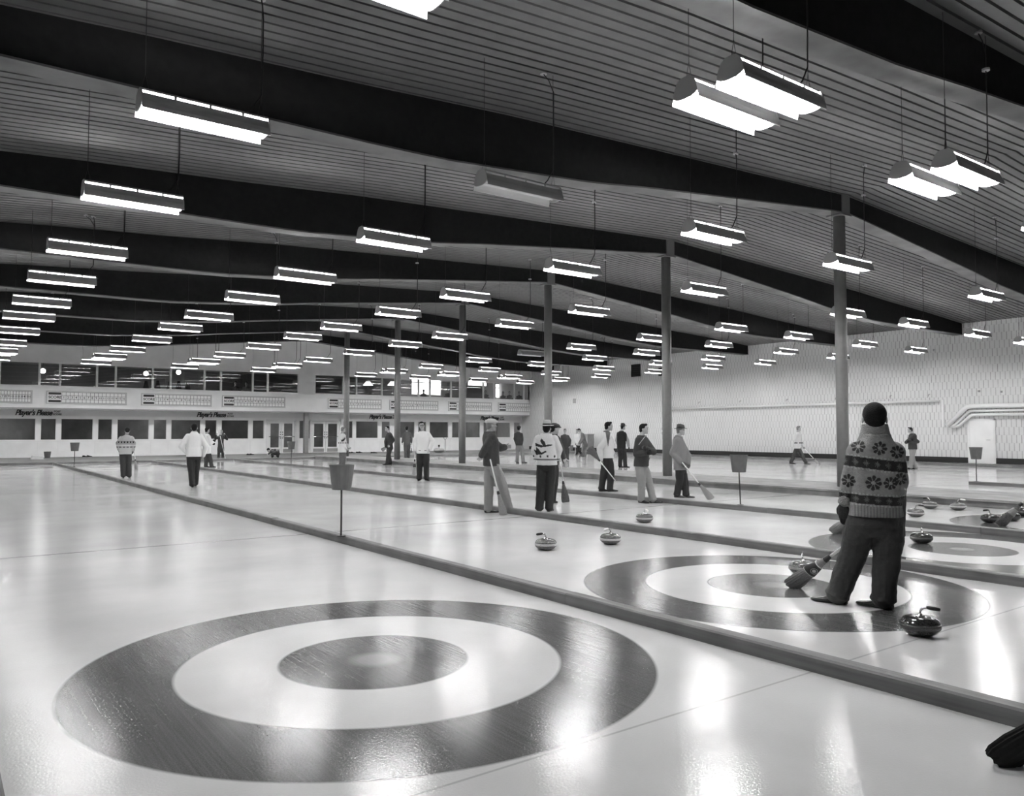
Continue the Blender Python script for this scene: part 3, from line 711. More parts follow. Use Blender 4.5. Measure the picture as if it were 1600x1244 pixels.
# ---------------------------------------------------------------- people
CL = bpy.data.textures.new('cloth_folds', 'CLOUDS'); CL.noise_scale = .11; CL.noise_depth = 2
def solid(name, mb, m, parent, vox=.011, it=6, disp=0., color=None, base=None):
    o = mb.build(name, m, parent, smooth=True)
    r = o.modifiers.new('skin', 'REMESH'); r.mode = 'VOXEL'; r.voxel_size = vox; r.use_smooth_shade = True
    s_ = o.modifiers.new('soften', 'SMOOTH'); s_.factor = .6; s_.iterations = it
    if disp:
        d = o.modifiers.new('folds', 'DISPLACE'); d.texture = CL; d.strength = disp; d.mid_level = .5; d.texture_coords = 'LOCAL'
    if color:
        bpy.context.view_layer.update()
        dg = bpy.context.evaluated_depsgraph_get(); me = bpy.data.meshes.new_from_object(o.evaluated_get(dg))
        o.modifiers.clear(); old = o.data; o.data = me; bpy.data.meshes.remove(old)
        for p in me.polygons: p.use_smooth = True
        at = me.color_attributes.new('knit', 'FLOAT_COLOR', 'POINT'); off = parent.location
        for i, v in enumerate(me.vertices):
            c = color(v.co+off); at.data[i].color = (c, c, c, 1)
    return o
def limb(mb, pts, rs, k=12):
    pts = [Vector(p) for p in pts]
    for p, q, a, b in zip(pts, pts[1:], rs, rs[1:]):
        if (p-q).length > 1e-4: mb.tube([p, p.lerp(q, .5), q], [a, (a+b)/2, b], k)
        mb.ball(q, b*1.0, k, 8)
    mb.ball(pts[0], rs[0], k, 8)
def hand(mb, wpt, d, n_, s=1., curl=50, g=0., side=1):
    """palm and five fingers; d along the hand, n_ is the palm normal, side=+1 thumb towards d x n_"""
    d = d.normalized(); n_ = (n_-d*n_.dot(d)).normalized(); r = d.cross(n_).normalized()*side
    P = lambda a, b, c: wpt+(d*a+r*b+n_*c)*s
    rings = []
    for a, hw, ht in ((-.02, .026, .022), (.01, .030, .020), (.05, .040, .017), (.085, .042, .015), (.098, .038, .012)):
        rings.append([P(a, math.cos(2*math.pi*j/12)*(hw+g), math.sin(2*math.pi*j/12)*(ht+g)) for j in range(12)])
    mb.loft(rings)
    for k_, (b, ln) in enumerate(((.031, .072), (.0105, .080), (-.0105, .075), (-.031, .060))):
        p = P(.092, b, 0); pts = [P(.075, b, 0), p]; ang = 0; c = p
        for q, f in enumerate((.42, .33, .25)):
            ang += rad(curl*(.75, 1., .7)[q]+4*k_)
            c = c+(d*math.cos(ang)+n_*math.sin(ang))*ln*f*s; pts.append(c)
        mb.tube(pts, [.0095*s+g, .0095*s+g, .0088*s+g, .008*s+g, .0065*s+g], 8)
    t0 = P(.018, .022, .008); t1 = P(.048, .050, .018); t2 = P(.072, .056, .034); t3 = P(.092, .048, .046)
    mb.tube([t0, t1, t2, t3], [.015*s+g, .0125*s+g, .011*s+g, .0085*s+g], 8)
def torso_rings(pv, nk, R, Fw, prof, s, gx=0, gy=0, k=24):
    rings = []
    for t, hx, hy, fo in prof:
        c = pv+(nk-pv)*t+Fw*fo*s; r = []
        for j in range(k):
            a = 2*math.pi*j/k; ca, sa = math.cos(a), math.sin(a)
            e = .85
            r.append(c+R*(math.copysign(abs(ca)**e, ca)*(hx*s+gx))+Fw*(math.copysign(abs(sa)**e, sa)*(hy*s+gy)))
        rings.append(r)
    return rings
TORSO = [(-.18, .13, .10, 0), (-.05, .160, .115, -.005), (.12, .158, .112, 0), (.35, .146, .106, .01), (.58, .156, .114, .012), (.74, .160, .108, .005), (.84, .140, .092, -.005), (.92, .100, .075, -.01), (.99, .066, .062, -.008), (1.05, .056, .056, 0)]
def person(lab, o, hd, nk, pv, le, lw, re, rw, la, ra, T=0, H=None, nod=0, z0=0., lk=None, rk=None, top='white', bot='black', hair='hair', hat=None, shoe='shoe', glove=None,
           bulk=0., vox=.011, cf=None, hem=-.12, collar=None, s=None, P0=None, glasses=False, hatm='felt', curl=55, cuff=None, disp=.012, face=True, cbody=None, belly=0., hdir=(None, None), tail=None, hk=1., gg=.0035, sw=.158, sdp=.10, lb=1.1, pn=None):
    O = gp(o[0], o[1], z0) if P0 is None else Vector(P0)
    V = Vector((O.x, O.y, 0)).normalized(); U = Vector((V.y, -V.x, 0)); Z = Vector((0, 0, 1))
    def J(q):
        if len(q) == 4: return O+U*q[0]+V*q[1]+Z*q[2]        # metres
        d = ray(q[0], q[1]); dv = q[2] if len(q) > 2 else 0; pl = O+V*dv
        return EYE+d*((pl-EYE).dot(V)/d.dot(V))
    def dirs(a): a = rad(a); return V*math.cos(a)+U*math.sin(a), U*math.cos(a)-V*math.sin(a)
    Fw, R = dirs(T); HF, HR = dirs(T if H is None else H)
    hd, nk, pv = J(hd), J(nk), J(pv); le, lw, re, rw = J(le), J(lw), J(re), J(rw)
    s = s or min(1.12, max(.8, (hd.z-z0+.12)/1.76))
    ti = thing('person', (O.x, O.y, z0), lab, 'person')
    ax = (nk-pv).normalized()
    sl, sr = nk-R*sw*s-ax*sdp*s, nk+R*sw*s-ax*sdp*s
    hl, hr = pv-R*.092*s-Z*.02, pv+R*.092*s-Z*.02
    def ank(q):
        p = J((q[0], o[1] if P0 is None else 0, q[1])) if P0 is None else O+U*q[0]+V*q[1]
        p.z = z0+.085*s; return p
    al, ar = ank(la), ank(ra)
    Fl, Fr = dirs(la[2])[0], dirs(ra[2])[0]
    kl = J(lk) if lk else hl.lerp(al, .5)+Fw*.03*s
    kr = J(rk) if rk else hr.lerp(ar, .5)+Fw*.03*s
    # head frame with nod
    nd = rad(nod); f = (HF*math.cos(nd)-Z*math.sin(nd)); u = (Z*math.cos(nd)+HF*math.sin(nd)); RM = Matrix((HR, f, u)).transposed()
    hp = lambda a, b, c: hd+(HR*a+f*b+u*c)*s
    # body: one continuous surface
    mb = MB(); mb.loft(torso_rings(pv, nk, R, Fw, TORSO, s, belly*.5, belly))
    mb.tube([nk-ax*.05, nk+ax*.02, hp(0, -.015, -.05)], [.062*s, .056*s, .054*s], 14)
    mb.ball(hp(0, -.004, .02), (.077*s, .097*s, .103*s), 20, 14, RM); mb.ball(hp(0, .018, -.05), (.058*s, .072*s, .062*s), 16, 10, RM)
    mb.ball(hp(0, .072, -.092), .022*s); mb.ball(hp(0, .075, .028), (.052*s, .020*s, .012*s), 12, 8, RM)
    mb.loft([[hp(a*.017, .080, -.032), hp(0, .112, -.026), hp(-a*.017, .080, -.032), hp(0, .078, -.04)] for a in (1,)]+[[hp(.007, .085, .02), hp(0, .092, .02), hp(-.007, .085, .02), hp(0, .08, .02)]])
    mb.ball(hp(0, .088, -.058), (.022*s, .010*s, .009*s), 10, 6, RM)
    for a in (-1, 1): mb.ball(hp(a*.080*(1+(hk-1)*1.15), -.008, -.014), (.010*s, .019*s, .030*s), 10, 8, RM); mb.ball(hp(a*.045, .068, -.03), (.018*s, .014*s, .014*s), 8, 6, RM)
    for a, b, c in ((sl, le, lw), (sr, re, rw)): limb(mb, [a, b, c], [.052*s, .040*s, .028*s])
    for a, b, c, q in ((hl, kl, al, Fl), (hr, kr, ar, Fr)):
        limb(mb, [a, b, c-Z*.01], [.08*s, .052*s, .033*s]); mb.tube([c-Z*.035, c-Z*.055+q*.06, c-Z*.062+q*.12], [.030*s, .022*s, .014*s], 10)
    for (e, w_, sd, hv) in ((le, lw, 1, hdir[0]), (re, rw, -1, hdir[1])):
        d = (w_-e).normalized() if hv is None else (U*hv[0]+V*hv[1]+Z*hv[2]).normalized()
        n1 = (R*sd if abs(d.dot(R)) < .8 else Fw) if pn is None else U*pn[0]+V*pn[1]; hand(mb, w_, d, n1, s, curl, 0, -sd)
    solid('body', mb, 'skin', ti, min(vox, .009), 2)
    if glove:
        for (e, w_, sd, hv) in ((le, lw, 1, hdir[0]), (re, rw, -1, hdir[1])):
            d = (w_-e).normalized() if hv is None else (U*hv[0]+V*hv[1]+Z*hv[2]).normalized()
            n1 = (R*sd if abs(d.dot(R)) < .8 else Fw) if pn is None else U*pn[0]+V*pn[1]
            mb = MB(); hand(mb, w_, d, n1, s*(1.06 if pn is None else 1.25), curl, gg, -sd); mb.tube([w_-d*.05, w_+d*.01], [.036*s, .034*s], 12)
            solid('glove', mb, glove, ti, min(vox, .006), 3)
    # top garment
    g = .016+bulk; mb = MB(); prof = [(hem, .165, .118, 0)]+[q for q in TORSO if q[0] > hem+.05]
    mb.loft(torso_rings(pv, nk, R, Fw, prof[:-1]+[(1.02, .066, .066, 0)], s, g+belly*.5, g+belly))
    for a, b, c in ((sl, le, lw), (sr, re, rw)): limb(mb, [a, b, b.lerp(c, .93)], [.056*s+g*.8, .046*s+g*.8, .036*s+g*.7])
    def tinted(fn, V_=V, U_=U):
        return (lambda p: fn((p-O).dot(U_), (p-O).dot(V_), p.z, p)) if fn else None
    tm = top if not cf else mat('patterned_knit', .5, .92, bump=(110, .6), attr='knit')
    solid('sweater', mb, tm, ti, vox*1.15 if not cf else vox, 4, disp, tinted(cf))
    if collar:
        mb = MB(); k = 20; rings = []
        for z_, rr in ((-.02, .085), (.02, .088), (.045, .074), (.05, .066), (.02, .062)):
            rings.append([nk+ax*z_*s+(R*math.cos(2*math.pi*j/k)*rr*1.05+Fw*math.sin(2*math.pi*j/k)*rr)*s - ax*(.035*s*max(0, math.sin(2*math.pi*j/k))**2) for j in range(k)])
        mb.loft(rings, cap=False); co = mb.build('collar', collar, ti, smooth=True); so = co.modifiers.new('t', 'SOLIDIFY'); so.thickness = .012; co.modifiers.new('s', 'SUBSURF').levels = 1
    # trousers
    mb = MB(); mb.loft(torso_rings(pv, nk, R, Fw, [(-.26, .11, .09, 0), (-.12, .165, .12, -.008), (0, .17, .12, -.005), (.12, .158, .112, 0)], s, .006+belly*.5, .006+belly*.8))
    for a, b, c in ((hl, kl, al), (hr, kr, ar)):
        c2 = b.lerp(c, .99); limb(mb, [a, a.lerp(b, .55), b, b.lerp(c2, .6), c2], [.099*s*(.5+lb/2), .098*s*lb, .084*s*lb, .078*s*lb, .076*s*lb])
        mb.tube([c2, c2+(c2-b).normalized()*.03], [.078*s*lb, .082*s*lb], 14)
    solid('trousers', mb, bot, ti, vox*1.15, 5, disp*1.5)
    if tail: tail(ti, J, nk, pv, R, Fw, ax, s, Z)
    # shoes
    for c, q in ((al, Fl), (ar, Fr)):
        sd = q.cross(Z); b0 = Vector((c.x, c.y, z0)); mb = MB(); rings = []
        for a, hw, ht, zb in ((-.075, .022, .045, .004), (-.06, .034, .075, 0), (-.02, .037, .095, 0), (.04, .038, .085, 0), (.10, .045, .055, 0), (.16, .046, .042, 0), (.20, .036, .034, .002), (.222, .012, .02, .006)):
            ring = []
            for j in range(12):
                an = 2*math.pi*j/12; zz = math.sin(an); ring.append(b0+q*a*s+sd*math.cos(an)*hw*s+Z*(zb+(ht*(.5+.5*zz) if zz > -.5 else 0)))
            rings.append(ring)
        mb.loft(rings); solid('shoe', mb, shoe, ti, .008, 2)
    # hair and hats
    if hair:
        mb = MB(); mb.ball(hp(0, -.016, .034), (.083*s*hk, .094*s, .092*s*(.5+hk/2)), 20, 14, RM); mb.ball(hp(0, -.05, -.03), (.064*s*hk, .055*s, .058*s), 14, 8, RM); mb.ball(hp(0, -.03, .0), (.078*s*hk, .07*s, .07*s), 16, 10, RM)
        if not hat: mb.ball(hp(.01, .045, .098), (.06*s, .04*s, .03*s), 12, 8, RM)
        solid('hair', mb, hair, ti, .008, 3)
    if hat in ('fedora', 'pale'):
        mb = MB(); k = 28; rings = []
        for rx, zz in ((.082, .055), (.135, .045), (.148, .052), (.135, .055), (.088, .068), (.086, .10), (.080, .155), (.055, .170), (.02, .162)):
            rings.append([hp(math.cos(2*math.pi*j/k)*rx*.96, math.sin(2*math.pi*j/k)*rx*1.12, zz+(.012*abs(math.cos(2*math.pi*j/k)) if .12 < rx else 0)-(.02*max(0, math.sin(2*math.pi*j/k)) if zz > .15 else 0)) for j in range(k)])
        h_ = mb.loft(rings).build('hat', hatm, ti, smooth=True)
        mb = MB(); mb.loft([[hp(math.cos(2*math.pi*j/k)*rx*.96, math.sin(2*math.pi*j/k)*rx*1.12, zz) for j in range(k)] for rx, zz in ((.091, .066), (.089, .098))]).build('hat_band', 'dark', ti)
    elif hat == 'cap':
        mb = MB(); mb.ball(hp(0, -.005, .065), (.094*s, .118*s, .062*s), 20, 10, RM); mb.ball(hp(0, .085, .052), (.068*s, .062*s, .014*s), 14, 6, RM)
        solid('cap', mb, hatm, ti, .008, 2)
    if face:
        for a in (-1, 1):
            MB().ball(hp(a*.031, .084, .006), (.011*s, .009*s, .006*s), 8, 6, RM).build('eye', 'dark', ti); MB().ball(hp(a*.032, .091, .030), (.018*s, .006*s, .004*s), 8, 4, RM).build('eyebrow', 'hair', ti)
        MB().ball(hp(0, .0965, -.058), (.021*s, .003*s, .003*s), 8, 4, RM).build('mouth', 'dkgrey', ti)
    if glasses:
        mb = MB()
        for a in (-1, 1): mb.tube([hp(a*.032+math.cos(j*math.pi/6)*.022, .100, .006+math.sin(j*math.pi/6)*.018) for j in range(13)], .003, 5); mb.tube([hp(a*.054, .098, .010), hp(a*.084, 0, .008)], .003, 5)
        mb.tube([hp(-.01, .1, .01), hp(.01, .1, .01)], .003, 5); mb.build('spectacles', 'lens', ti)
    ti['_s'] = s; ti['_J'] = 0
    return ti, J

def inpoly(x, y, P):
    c = False; j = len(P)-1
    for i in range(len(P)):
        if (P[i][1] > y) != (P[j][1] > y) and x < (P[j][0]-P[i][0])*(y-P[i][1])/(P[j][1]-P[i][1])+P[i][0]: c = not c
        j = i
    return c

# --- man in the flower cardigan, nearest the camera
_o = gp(1345, 948); _V = Vector((_o.x, _o.y, 0)).normalized(); _U = Vector((_V.y, -_V.x, 0))
PM = (_o-EYE).dot(_V)/F                                   # metres per pixel at his feet
def pu(px): return gp(px, 948).x*0+((EYE+ray(px, 700)*((_o-EYE).dot(_V)/ray(px, 700).dot(_V)))-_o).dot(_U)
def pz(px, py):
    d = ray(px, py); return (EYE+d*((_o-EYE).dot(_V)/d.dot(_V))).z
FL = [(pu(x), pz(x, y), r) for x, y, r in ((1341, 697, .056), (1374, 700, .055), (1401, 706, .053), (1325, 750, .055), (1363.5, 753, .062), (1389.5, 754, .052), (1406, 748, .05))]
u25, u05 = pu(1325), pu(1405)
def cardigan(u, v, z, p):
    base = .24+.03*noise.noise(p*40)
    x = (u-u25)/(u05-u25)
    yb = pz(1325, 719)+(pz(1405, 729)-pz(1325, 719))*x
    ya = pz(1333, 777)+(pz(1410, 783)-pz(1333, 777))*((u-pu(1333))/(pu(1410)-pu(1333)))
    hb = ya-.062
    for cx, cz, r in FL:
        dx, dz = u-cx, z-cz; d = math.hypot(dx, dz)
        if d < r*1.05:
            a = math.atan2(dz, dx); k = abs(math.cos(4*a+.4))
            if .28*r < d < r*(.8+.25*k) and k > .42-.15*d/r: return .022
    for c, h in ((yb, .044), (ya, .036)):
        if abs(z-c) < h:
            q = ((u-.02)/.085) % 1-.5; w2 = (z-c)/.085
            if (abs(q) < .05 and abs(w2) < .32) or (abs(w2) < .05 and abs(q) < .28) or (abs(abs(q)-abs(w2)) < .045 and abs(q) < .2): return .10
            return .018
        if abs(abs(z-c)-h-.009) < .006: return .34 if math.sin(u*220) > -.2 else .22
    if z < ya-.04 and u > pu(1331): return .19+.05*math.sin(u*260)
    return base
man, Jn = person('person in a grey cardigan with dark flower patterns, seen from behind at the right', (1345, 948), (1366, 653.5), (1368, 681), (1368, 806), (1329, 746, -.02), (1321, 786, .0),
    (1406, 752, .05), (1396, 790, .16), (1310, .05, -75), (1381, 0, -65), T=-8, H=-10, lk=(1334, 865, .05), rk=(1386, 868, .02), cf=cardigan, bot=mat('dark_flannel', .034, .85, bump=(25, .5)), bulk=.014, vox=.0065, hem=.0,
    glove='glove', collar=None, disp=.016, belly=.018, face=True, hdir=((.02, .1, -1), None), curl=28, hk=1.1, gg=.008, s=1.07, sw=.142, sdp=.125, lb=1.25, pn=(.35, 1))
def cardigan_extras(ti):
    nk = Jn((1367, 677)); V = _V; U = _U; Z = Vector((0, 0, 1)); k = 28
    rings = []
    for z_, rx, ry in ((-.10, .165, .10), (-.05, .138, .10), (.0, .120, .100), (.045, .110, .096), (.078, .106, .092), (.084, .096, .084), (.05, .085, .075)):
        rings.append([nk+Z*(z_-.05*max(0, math.sin(2*math.pi*j/k)))+U*math.cos(2*math.pi*j/k)*rx+V*(math.sin(2*math.pi*j/k)*ry) for j in range(k)])
    c = MB().loft(rings, cap=False).build('shawl_collar', mat('collar_knit', .25, .92, bump=(90, .8)), ti, smooth=True)
    so = c.modifiers.new('t', 'SOLIDIFY'); so.thickness = .018; c.modifiers.new('s', 'SUBSURF').levels = 1
    a, b = Jn((1324, 768, -.02)), Jn((1320.5, 787, .0)); d = (b-a).normalized()
    mb = MB(); mb.tube([b-d*.085, b-d*.06, b-d*.01, b], [.050, .056, .062, .058], 18); mb.build('turned_cuff', mat('cuff_knit', .26, .92, bump=(90, .8)), ti, smooth=True)
cardigan_extras(man)
broom(gp(1234, 918)+Vector((0, 0, .012)), Jn((1398, 795, .24)), 'corn broom with a dark band and round emblem beside the largest black shoes', length=.50, wide=.085, emblem=True)
person('person in black trousers bending forward, hidden behind the man in the flower cardigan', (1398, 843), (1384, 700, .05), (1388, 712), (1398, 752), (1372, 745), (1352, 770),
       (1398, 740, .1), (1370, 775, .1), (1385, .1, -60), (1405, -.05, -60), T=-60, nod=40, top='dkgrey', bot='black', vox=.014, s=.98, lk=(1382, 795), rk=(1404, 797))
a = gp(1301, 834)
broom(a+Vector((0, 0, .012)), a+(_U*.62+Vector((0, 0, .62))+_V*.05), 'pale corn broom resting on the third sheet, seen past the black glove', length=.40, wide=.09, band=None)
# --- brooms at the right edge
b0 = gp(1561, 822); broom(b0+Vector((0, 0, .012)), b0+(_U*.62+Vector((0, 0, .72))), 'dark slanting corn broom between stones at the right edge', bm_='cornd', length=.46, wide=.09, band='ltgrey')
b1 = gp(1556, 1196); broom(b1+Vector((0, 0, .012)), b1+(Vector((_cy, -_sy, 0))*.85+Vector((0, 0, .62))), 'black broom head in the bottom right corner of the nearest sheet', bm_='black', length=.42, wide=.085, band=None)

# --- players, left to right
def bands(u, v, z, p):
    if abs(z-1.14) < .03: return .03 if (abs(z-1.135) > .018 or math.sin(u*75) > -.1) else .4
    if abs(z-1.03) < .012: return .6
    if abs(z-.98) < .02: return .10 if math.sin(u*60) > -.3 else .4
    return .40 if z > 1.0 else .45
person('person in a pale cardigan with dark bands, head bowed, on the far left', (197, 747), (199, 674), (198, 681), (196, 707), (184.5, 693), (186, 703, .05), (209, 694), (208, 704, .05),
       (192.5, 0, -5), (202, 0, 5), T=0, nod=35, cf=bands, bot='dkgrey', vox=.013, bulk=.02, glove='glove')
q = gp(213, 733); broom(q, q+Vector((-.12, 0, .95)), 'broom held upright beside the bowed man at far left', length=.36, wide=.08, band=None)
person('person in a white sweater walking away on the second sheet', (302, 761.5), (303.5, 669), (303.5, 677), (303, 710), (283.5, 698), (293, 709, .18), (322, 698), (317, 713, .12), (300.5, -.1, 0), (305, .35, 0), T=0,
       lk=(299, 737), rk=(306, 737, .25), top='white', bot='black', vox=.012, bulk=.022, collar='white')
person('person in a white sweater and grey trousers, half behind the walking man', (326, 731), (324, 672.5), (323, 679), (323, 706), (318, 694, .1), (331, 694, .1), (329, 694, -.1), (333, 691, -.1), (321.5, 0, 60), (330.5, .1, 60), T=60, glove='glove',
       top='white', bot='dkgrey', vox=.014, bulk=.02, s=.95)
person('person in a dark jacket facing the camera with raised hands, under the second sign', (344.5, 716.5), (346, 675), (345, 680.5), (345, 699), (355, 687, -.05), (352, 680, -.15), (336.5, 687, -.05), (338, 680, -.15), (348, 0, 175), (341.5, 0, 185), T=180, z0=.1,
       top='dkgrey', bot='dkgrey', hair='hairg', vox=.014, shoe='shoeg')
q = gp(351.5, 717, .1); broom(yp(341, 669, q.y-.1), q+Vector((0, -.1, 0)), 'pale broom held head up by the man in a dark jacket under the second sign', length=.38, wide=.10, band=None, bm_='paper')
person('person crouching on the far walkway in front of the left double doors', (428, 715), (419.5, 703.5, -.42), (424, 702, -.28), (432.5, 708.5, .0), (422, 708, -.35), (419, 710, -.5), (430, 707, -.3), (423, 710, -.5), (426, -.15, 190), (434, -.1, 170), T=-160, nod=50, z0=.1,
       lk=(425, 705.5, -.4), rk=(434.5, 705.5, -.38), top='dkgrey', bot='mdgrey', vox=.014, s=.95)
GEESE = [[(-.13,1.28),(-.05,1.31),(0,1.25),(.04,1.33),(.10,1.27),(.16,1.30),(.09,1.21),(.02,1.17),(-.10,1.20)]]
def goose7(u, v, z, p):
    if .98 < z < 1.05 and math.sin(u*90) > .1: return .06
    G = [(-.03,1.14),(.0,1.10),(.04,1.12),(.06,1.20),(.09,1.13),(.13,1.22),(.16,1.17),(.10,1.06),(.0,1.03)]
    return .02 if inpoly(u, z, [(a-.08, b+.03) for a, b in G]) else .62
person('person in a white cardigan with a dark bird on it, standing by the last column', (536.5, 731), (536.5, 671.5), (534.5, 678), (535, 704), (539, 690, .15), (545, 699, .1), (531, 692, -.1), (541, 701, -.12), (532, 0, 60), (537, -.1, 70), T=60, H=75,
       cf=goose7, bot='mdgrey', hair='hairg', vox=.013, bulk=.022)
person('person in dark clothes facing left, holding a short broom beside a column', (607, 726.5), (605, 670), (608, 676.5), (608.5, 699), (615, 688, .0), (609, 696, -.2), (602.5, 690, -.1), (603, 699, -.15), (605, 0, -100), (610, .05, -110), T=-115, top='dkgrey', bot='dkgrey', vox=.013, bulk=.015)
q = gp(607, 726); d_ = Vector((q.x, q.y, 0)).normalized()
broom(yp(596.5, 704, q.y-.2), yp(610.5, 693.5, q.y-.2), 'small broom held in both hands by the man facing left', length=.28, wide=.09, band=None)
person('person in grey walking away, just right of the second column from the end', (636, 716.5), (635.5, 670), (636, 675), (636, 692), (629.5, 685), (628.5, 692), (643, 685), (643, 692), (633.5, 0, 0), (638.5, .15, 0), T=0, top='mdgrey', bot='mdgrey', vox=.015)
q = gp(642.5, 710); broom(q, q+Vector((0, 0, .8)), 'broom hanging beside the grey man near the far walkway', length=.38, wide=.07, band=None, bm_='cornd')
def pockets(u, v, z, p):
    if v < 0 and .90 < z < .925 and .05 < abs(u) < .12: return .05
    return .64
person('person in a white cardigan and spectacles facing the camera on the fourth sheet', (660, 751.6), (659, 665.5), (660.5, 674.5), (661, 705), (675.5, 690), (671.5, 702, -.08), (648, 691), (648.5, 704), (666.5, 0, 160), (655, 0, 185), T=180, cf=pockets,
       bot='black', vox=.011, glasses=True, collar='mdgrey', bulk=.022)
q = gp(647, 742); broom(q+Vector((0, 0, .0)), yp(648.8, 705, q.y), 'broom hanging down from the hand of the man with spectacles', length=.50, wide=.07, band='sleeve')
person('person in a pale cap, dark jacket and grey trousers, facing right beside the second curb', (775, 802), (768, 664.5), (765, 675), (768, 721), (782, 700, .15), (789, 699, .15), (757, 703, -.12), (752, 712, -.1), (763, .08, 80), (795, .02, 75), T=75, H=78,
       lk=(764, 757, .05), rk=(785, 757, -.05), top='dkgrey', bot='ltgrey', hair='hairg', hat='cap', hatm='strawhat', vox=.010, glasses=True, bulk=.018, hem=-.16)
q = gp(787, 800.5, 0); q0 = EYE+(q-EYE)*.97
t_, J11 = None, None
qb = gp(787, 804)-Vector((gp(787, 804).x, gp(787, 804).y, 0)).normalized()*.13
broom(qb, qb+(Vector((_cy, -_sy, 0))*-.24+Vector((0, 0, 1.0))-FWD*.06), 'broom leaning against the legs of the man in the pale cap', length=.42, wide=.075, band=None)
G1 = [(836,692),(842,694),(848,696),(844,689),(846,685),(851,690),(853,695),(862,694),(863,696),(853,698),(845,699),(837,697)]
G2 = [(834,702),(838,704),(838,698),(842,702),(846,707),(853,704),(854,706),(847,710),(838,711)]
_p = gp(853, 800); _Vp = Vector((_p.x, _p.y, 0)).normalized(); _Up = Vector((_Vp.y, -_Vp.x, 0))
def uz(x, y):
    d = ray(x, y); w_ = EYE+d*((_p-EYE).dot(_Vp)/d.dot(_Vp)); return ((w_-_p).dot(_Up), w_.z)
G1, G2 = [uz(*q) for q in G1], [uz(*q) for q in G2]; zb_ = uz(853, 718)[1]; zc_ = uz(853, 713)[1]
def geese(u, v, z, p):
    if v < .02 and (inpoly(u, z, G1) or inpoly(u, z, G2)): return .02
    if abs(z-zb_) < .012: return .12
    if abs(z-zc_) < .02 and math.sin(u*48) > .75: return .03
    return .62
person('person in a pale hat and white jacket with flying geese, seen from behind', (853, 800), (854.5, 669.5), (853.5, 678.5), (854, 724), (836, 703, .02), (838, 716, .18), (873, 702, .0), (870, 717, .14), (843, 0, -5), (858, .05, 20), T=12, H=15, cf=geese,
       bot='black', hat='pale', hatm='strawhat', vox=.0095, bulk=.024, belly=.01, hem=-.06)
person('person in a dark cap and dark jacket sweeping, partly hidden behind the geese jacket', (862, 789), (867, 670), (865, 679), (862, 722), (874, 697, -.05), (881, 716, -.1), (876, 700, .1), (883, 722, .0), (857, .2, 20), (863, .3, 30), T=60, H=70, nod=10, top='dkgrey', bot='black', hat='cap', hatm='dkgrey',
       vox=.012, bulk=.012)
q = gp(884, 786); broom(q+Vector((0, 0, .02)), yp(876, 722, q.y), 'blurred dark broom swept by the man behind the geese jacket', length=.42, wide=.09, band=None, bm_='cornd')
person('person in a dark coat facing the camera, right of the fourth column', (884, 719), (883, 673.5), (882.5, 679), (884, 697), (891, 688), (890, 697, -.05), (877.5, 688), (877.5, 697, -.05), (887, 0, 175), (881, 0, 190), T=180, top='dkgrey', bot='dkgrey', vox=.014, bulk=.015)
person('person in a white shirt and black trousers beside the stooping man', (904.5, 711), (902, 673.5), (901, 678), (903.5, 694), (898.5, 686), (900, 693, -.1), (906, 686), (904, 694, -.1), (901, 0, 200), (908, .0, 160), T=-150, top='white', bot='black', vox=.015)
person('person stooping in a grey suit, near the far corner of the block wall', (913.5, 713.5), (905, 672.5, -.05), (909.5, 677), (914.5, 694), (908, 687, -.2), (904.5, 693, -.2), (912, 686, -.25), (906, 694, -.3), (911.5, .1, -80), (914, -.05, -80), T=-90, nod=45, top='mdgrey', bot='mdgrey', vox=.014, bulk=.015)
q = gp(899, 709); broom(q+Vector((0, 0, 1.0)), q, 'dark broom standing upright beside the white shirted man', length=.4, wide=.05, band=None, bm_='cornd')
person('person in a dark jacket and pale jeans, back turned, left of the geese jacket', (813, 723.5), (811, 669.5), (810, 675.5), (811.5, 694), (804.5, 686), (807, 694, .1), (816, 687, -.05), (815, 697, .05), (808, 0, 20), (817.5, -.1, 60), T=30, top='dkgrey', bot='ltgrey', vox=.014, bulk=.012, hat='cap', hatm='dkgrey')
def openfront(u, v, z, p): return .11 if z > 1.1 and v < .08 and abs(u-.07) < (z-1.1)*.17 else .64
person('person in an open white cardigan, carrying a broom under the arm behind the second curb', (946, 768), (951, 666.5), (948, 676), (949.5, 715), (952, 700, .15), (958, 708, .12), (936.5, 701, -.12), (939, 719, -.1), (940, 0, 70), (953, -.05, 70), T=75, H=80,
       cf=openfront, bot='black', vox=.0105, bulk=.02, lk=(943, 741), rk=(955, 740), collar='mdgrey', hem=-.02)
q = gp(946, 768); q = Vector((q.x, q.y, 0)); Yq = q.y-.25
broom(yp(921, 700, Yq+.1), yp(961.5, 751, Yq), 'broom carried head up behind the man in the open white cardigan', length=.42, wide=.10, band=None, bm_='cornd')
person('person in a dark hat and black waistcoat with pale sleeves, beyond the walkway', (973, 730.5), (973.5, 667.5), (971, 674), (971, 699), (963.5, 688, .1), (967, 698, .1), (981, 689, -.1), (982.5, 698, -.08), (969, 0, 40), (977, -.05, 60), T=40, H=60, cf=lambda u, v, z, p: .30 if u > .17 or u < -.23 else .012, bot='black',
       hat='fedora', hatm='dkgrey', vox=.012, glove='glove', bulk=.014)
def chev(u, v, z, p):
    if v < 0 and abs((1.42-z)-abs(u-.02)*1.3) < .012 and z > 1.22: return .35
    if v < 0 and math.hypot(u+.04, z-1.16) < .035: return .11
    return .035
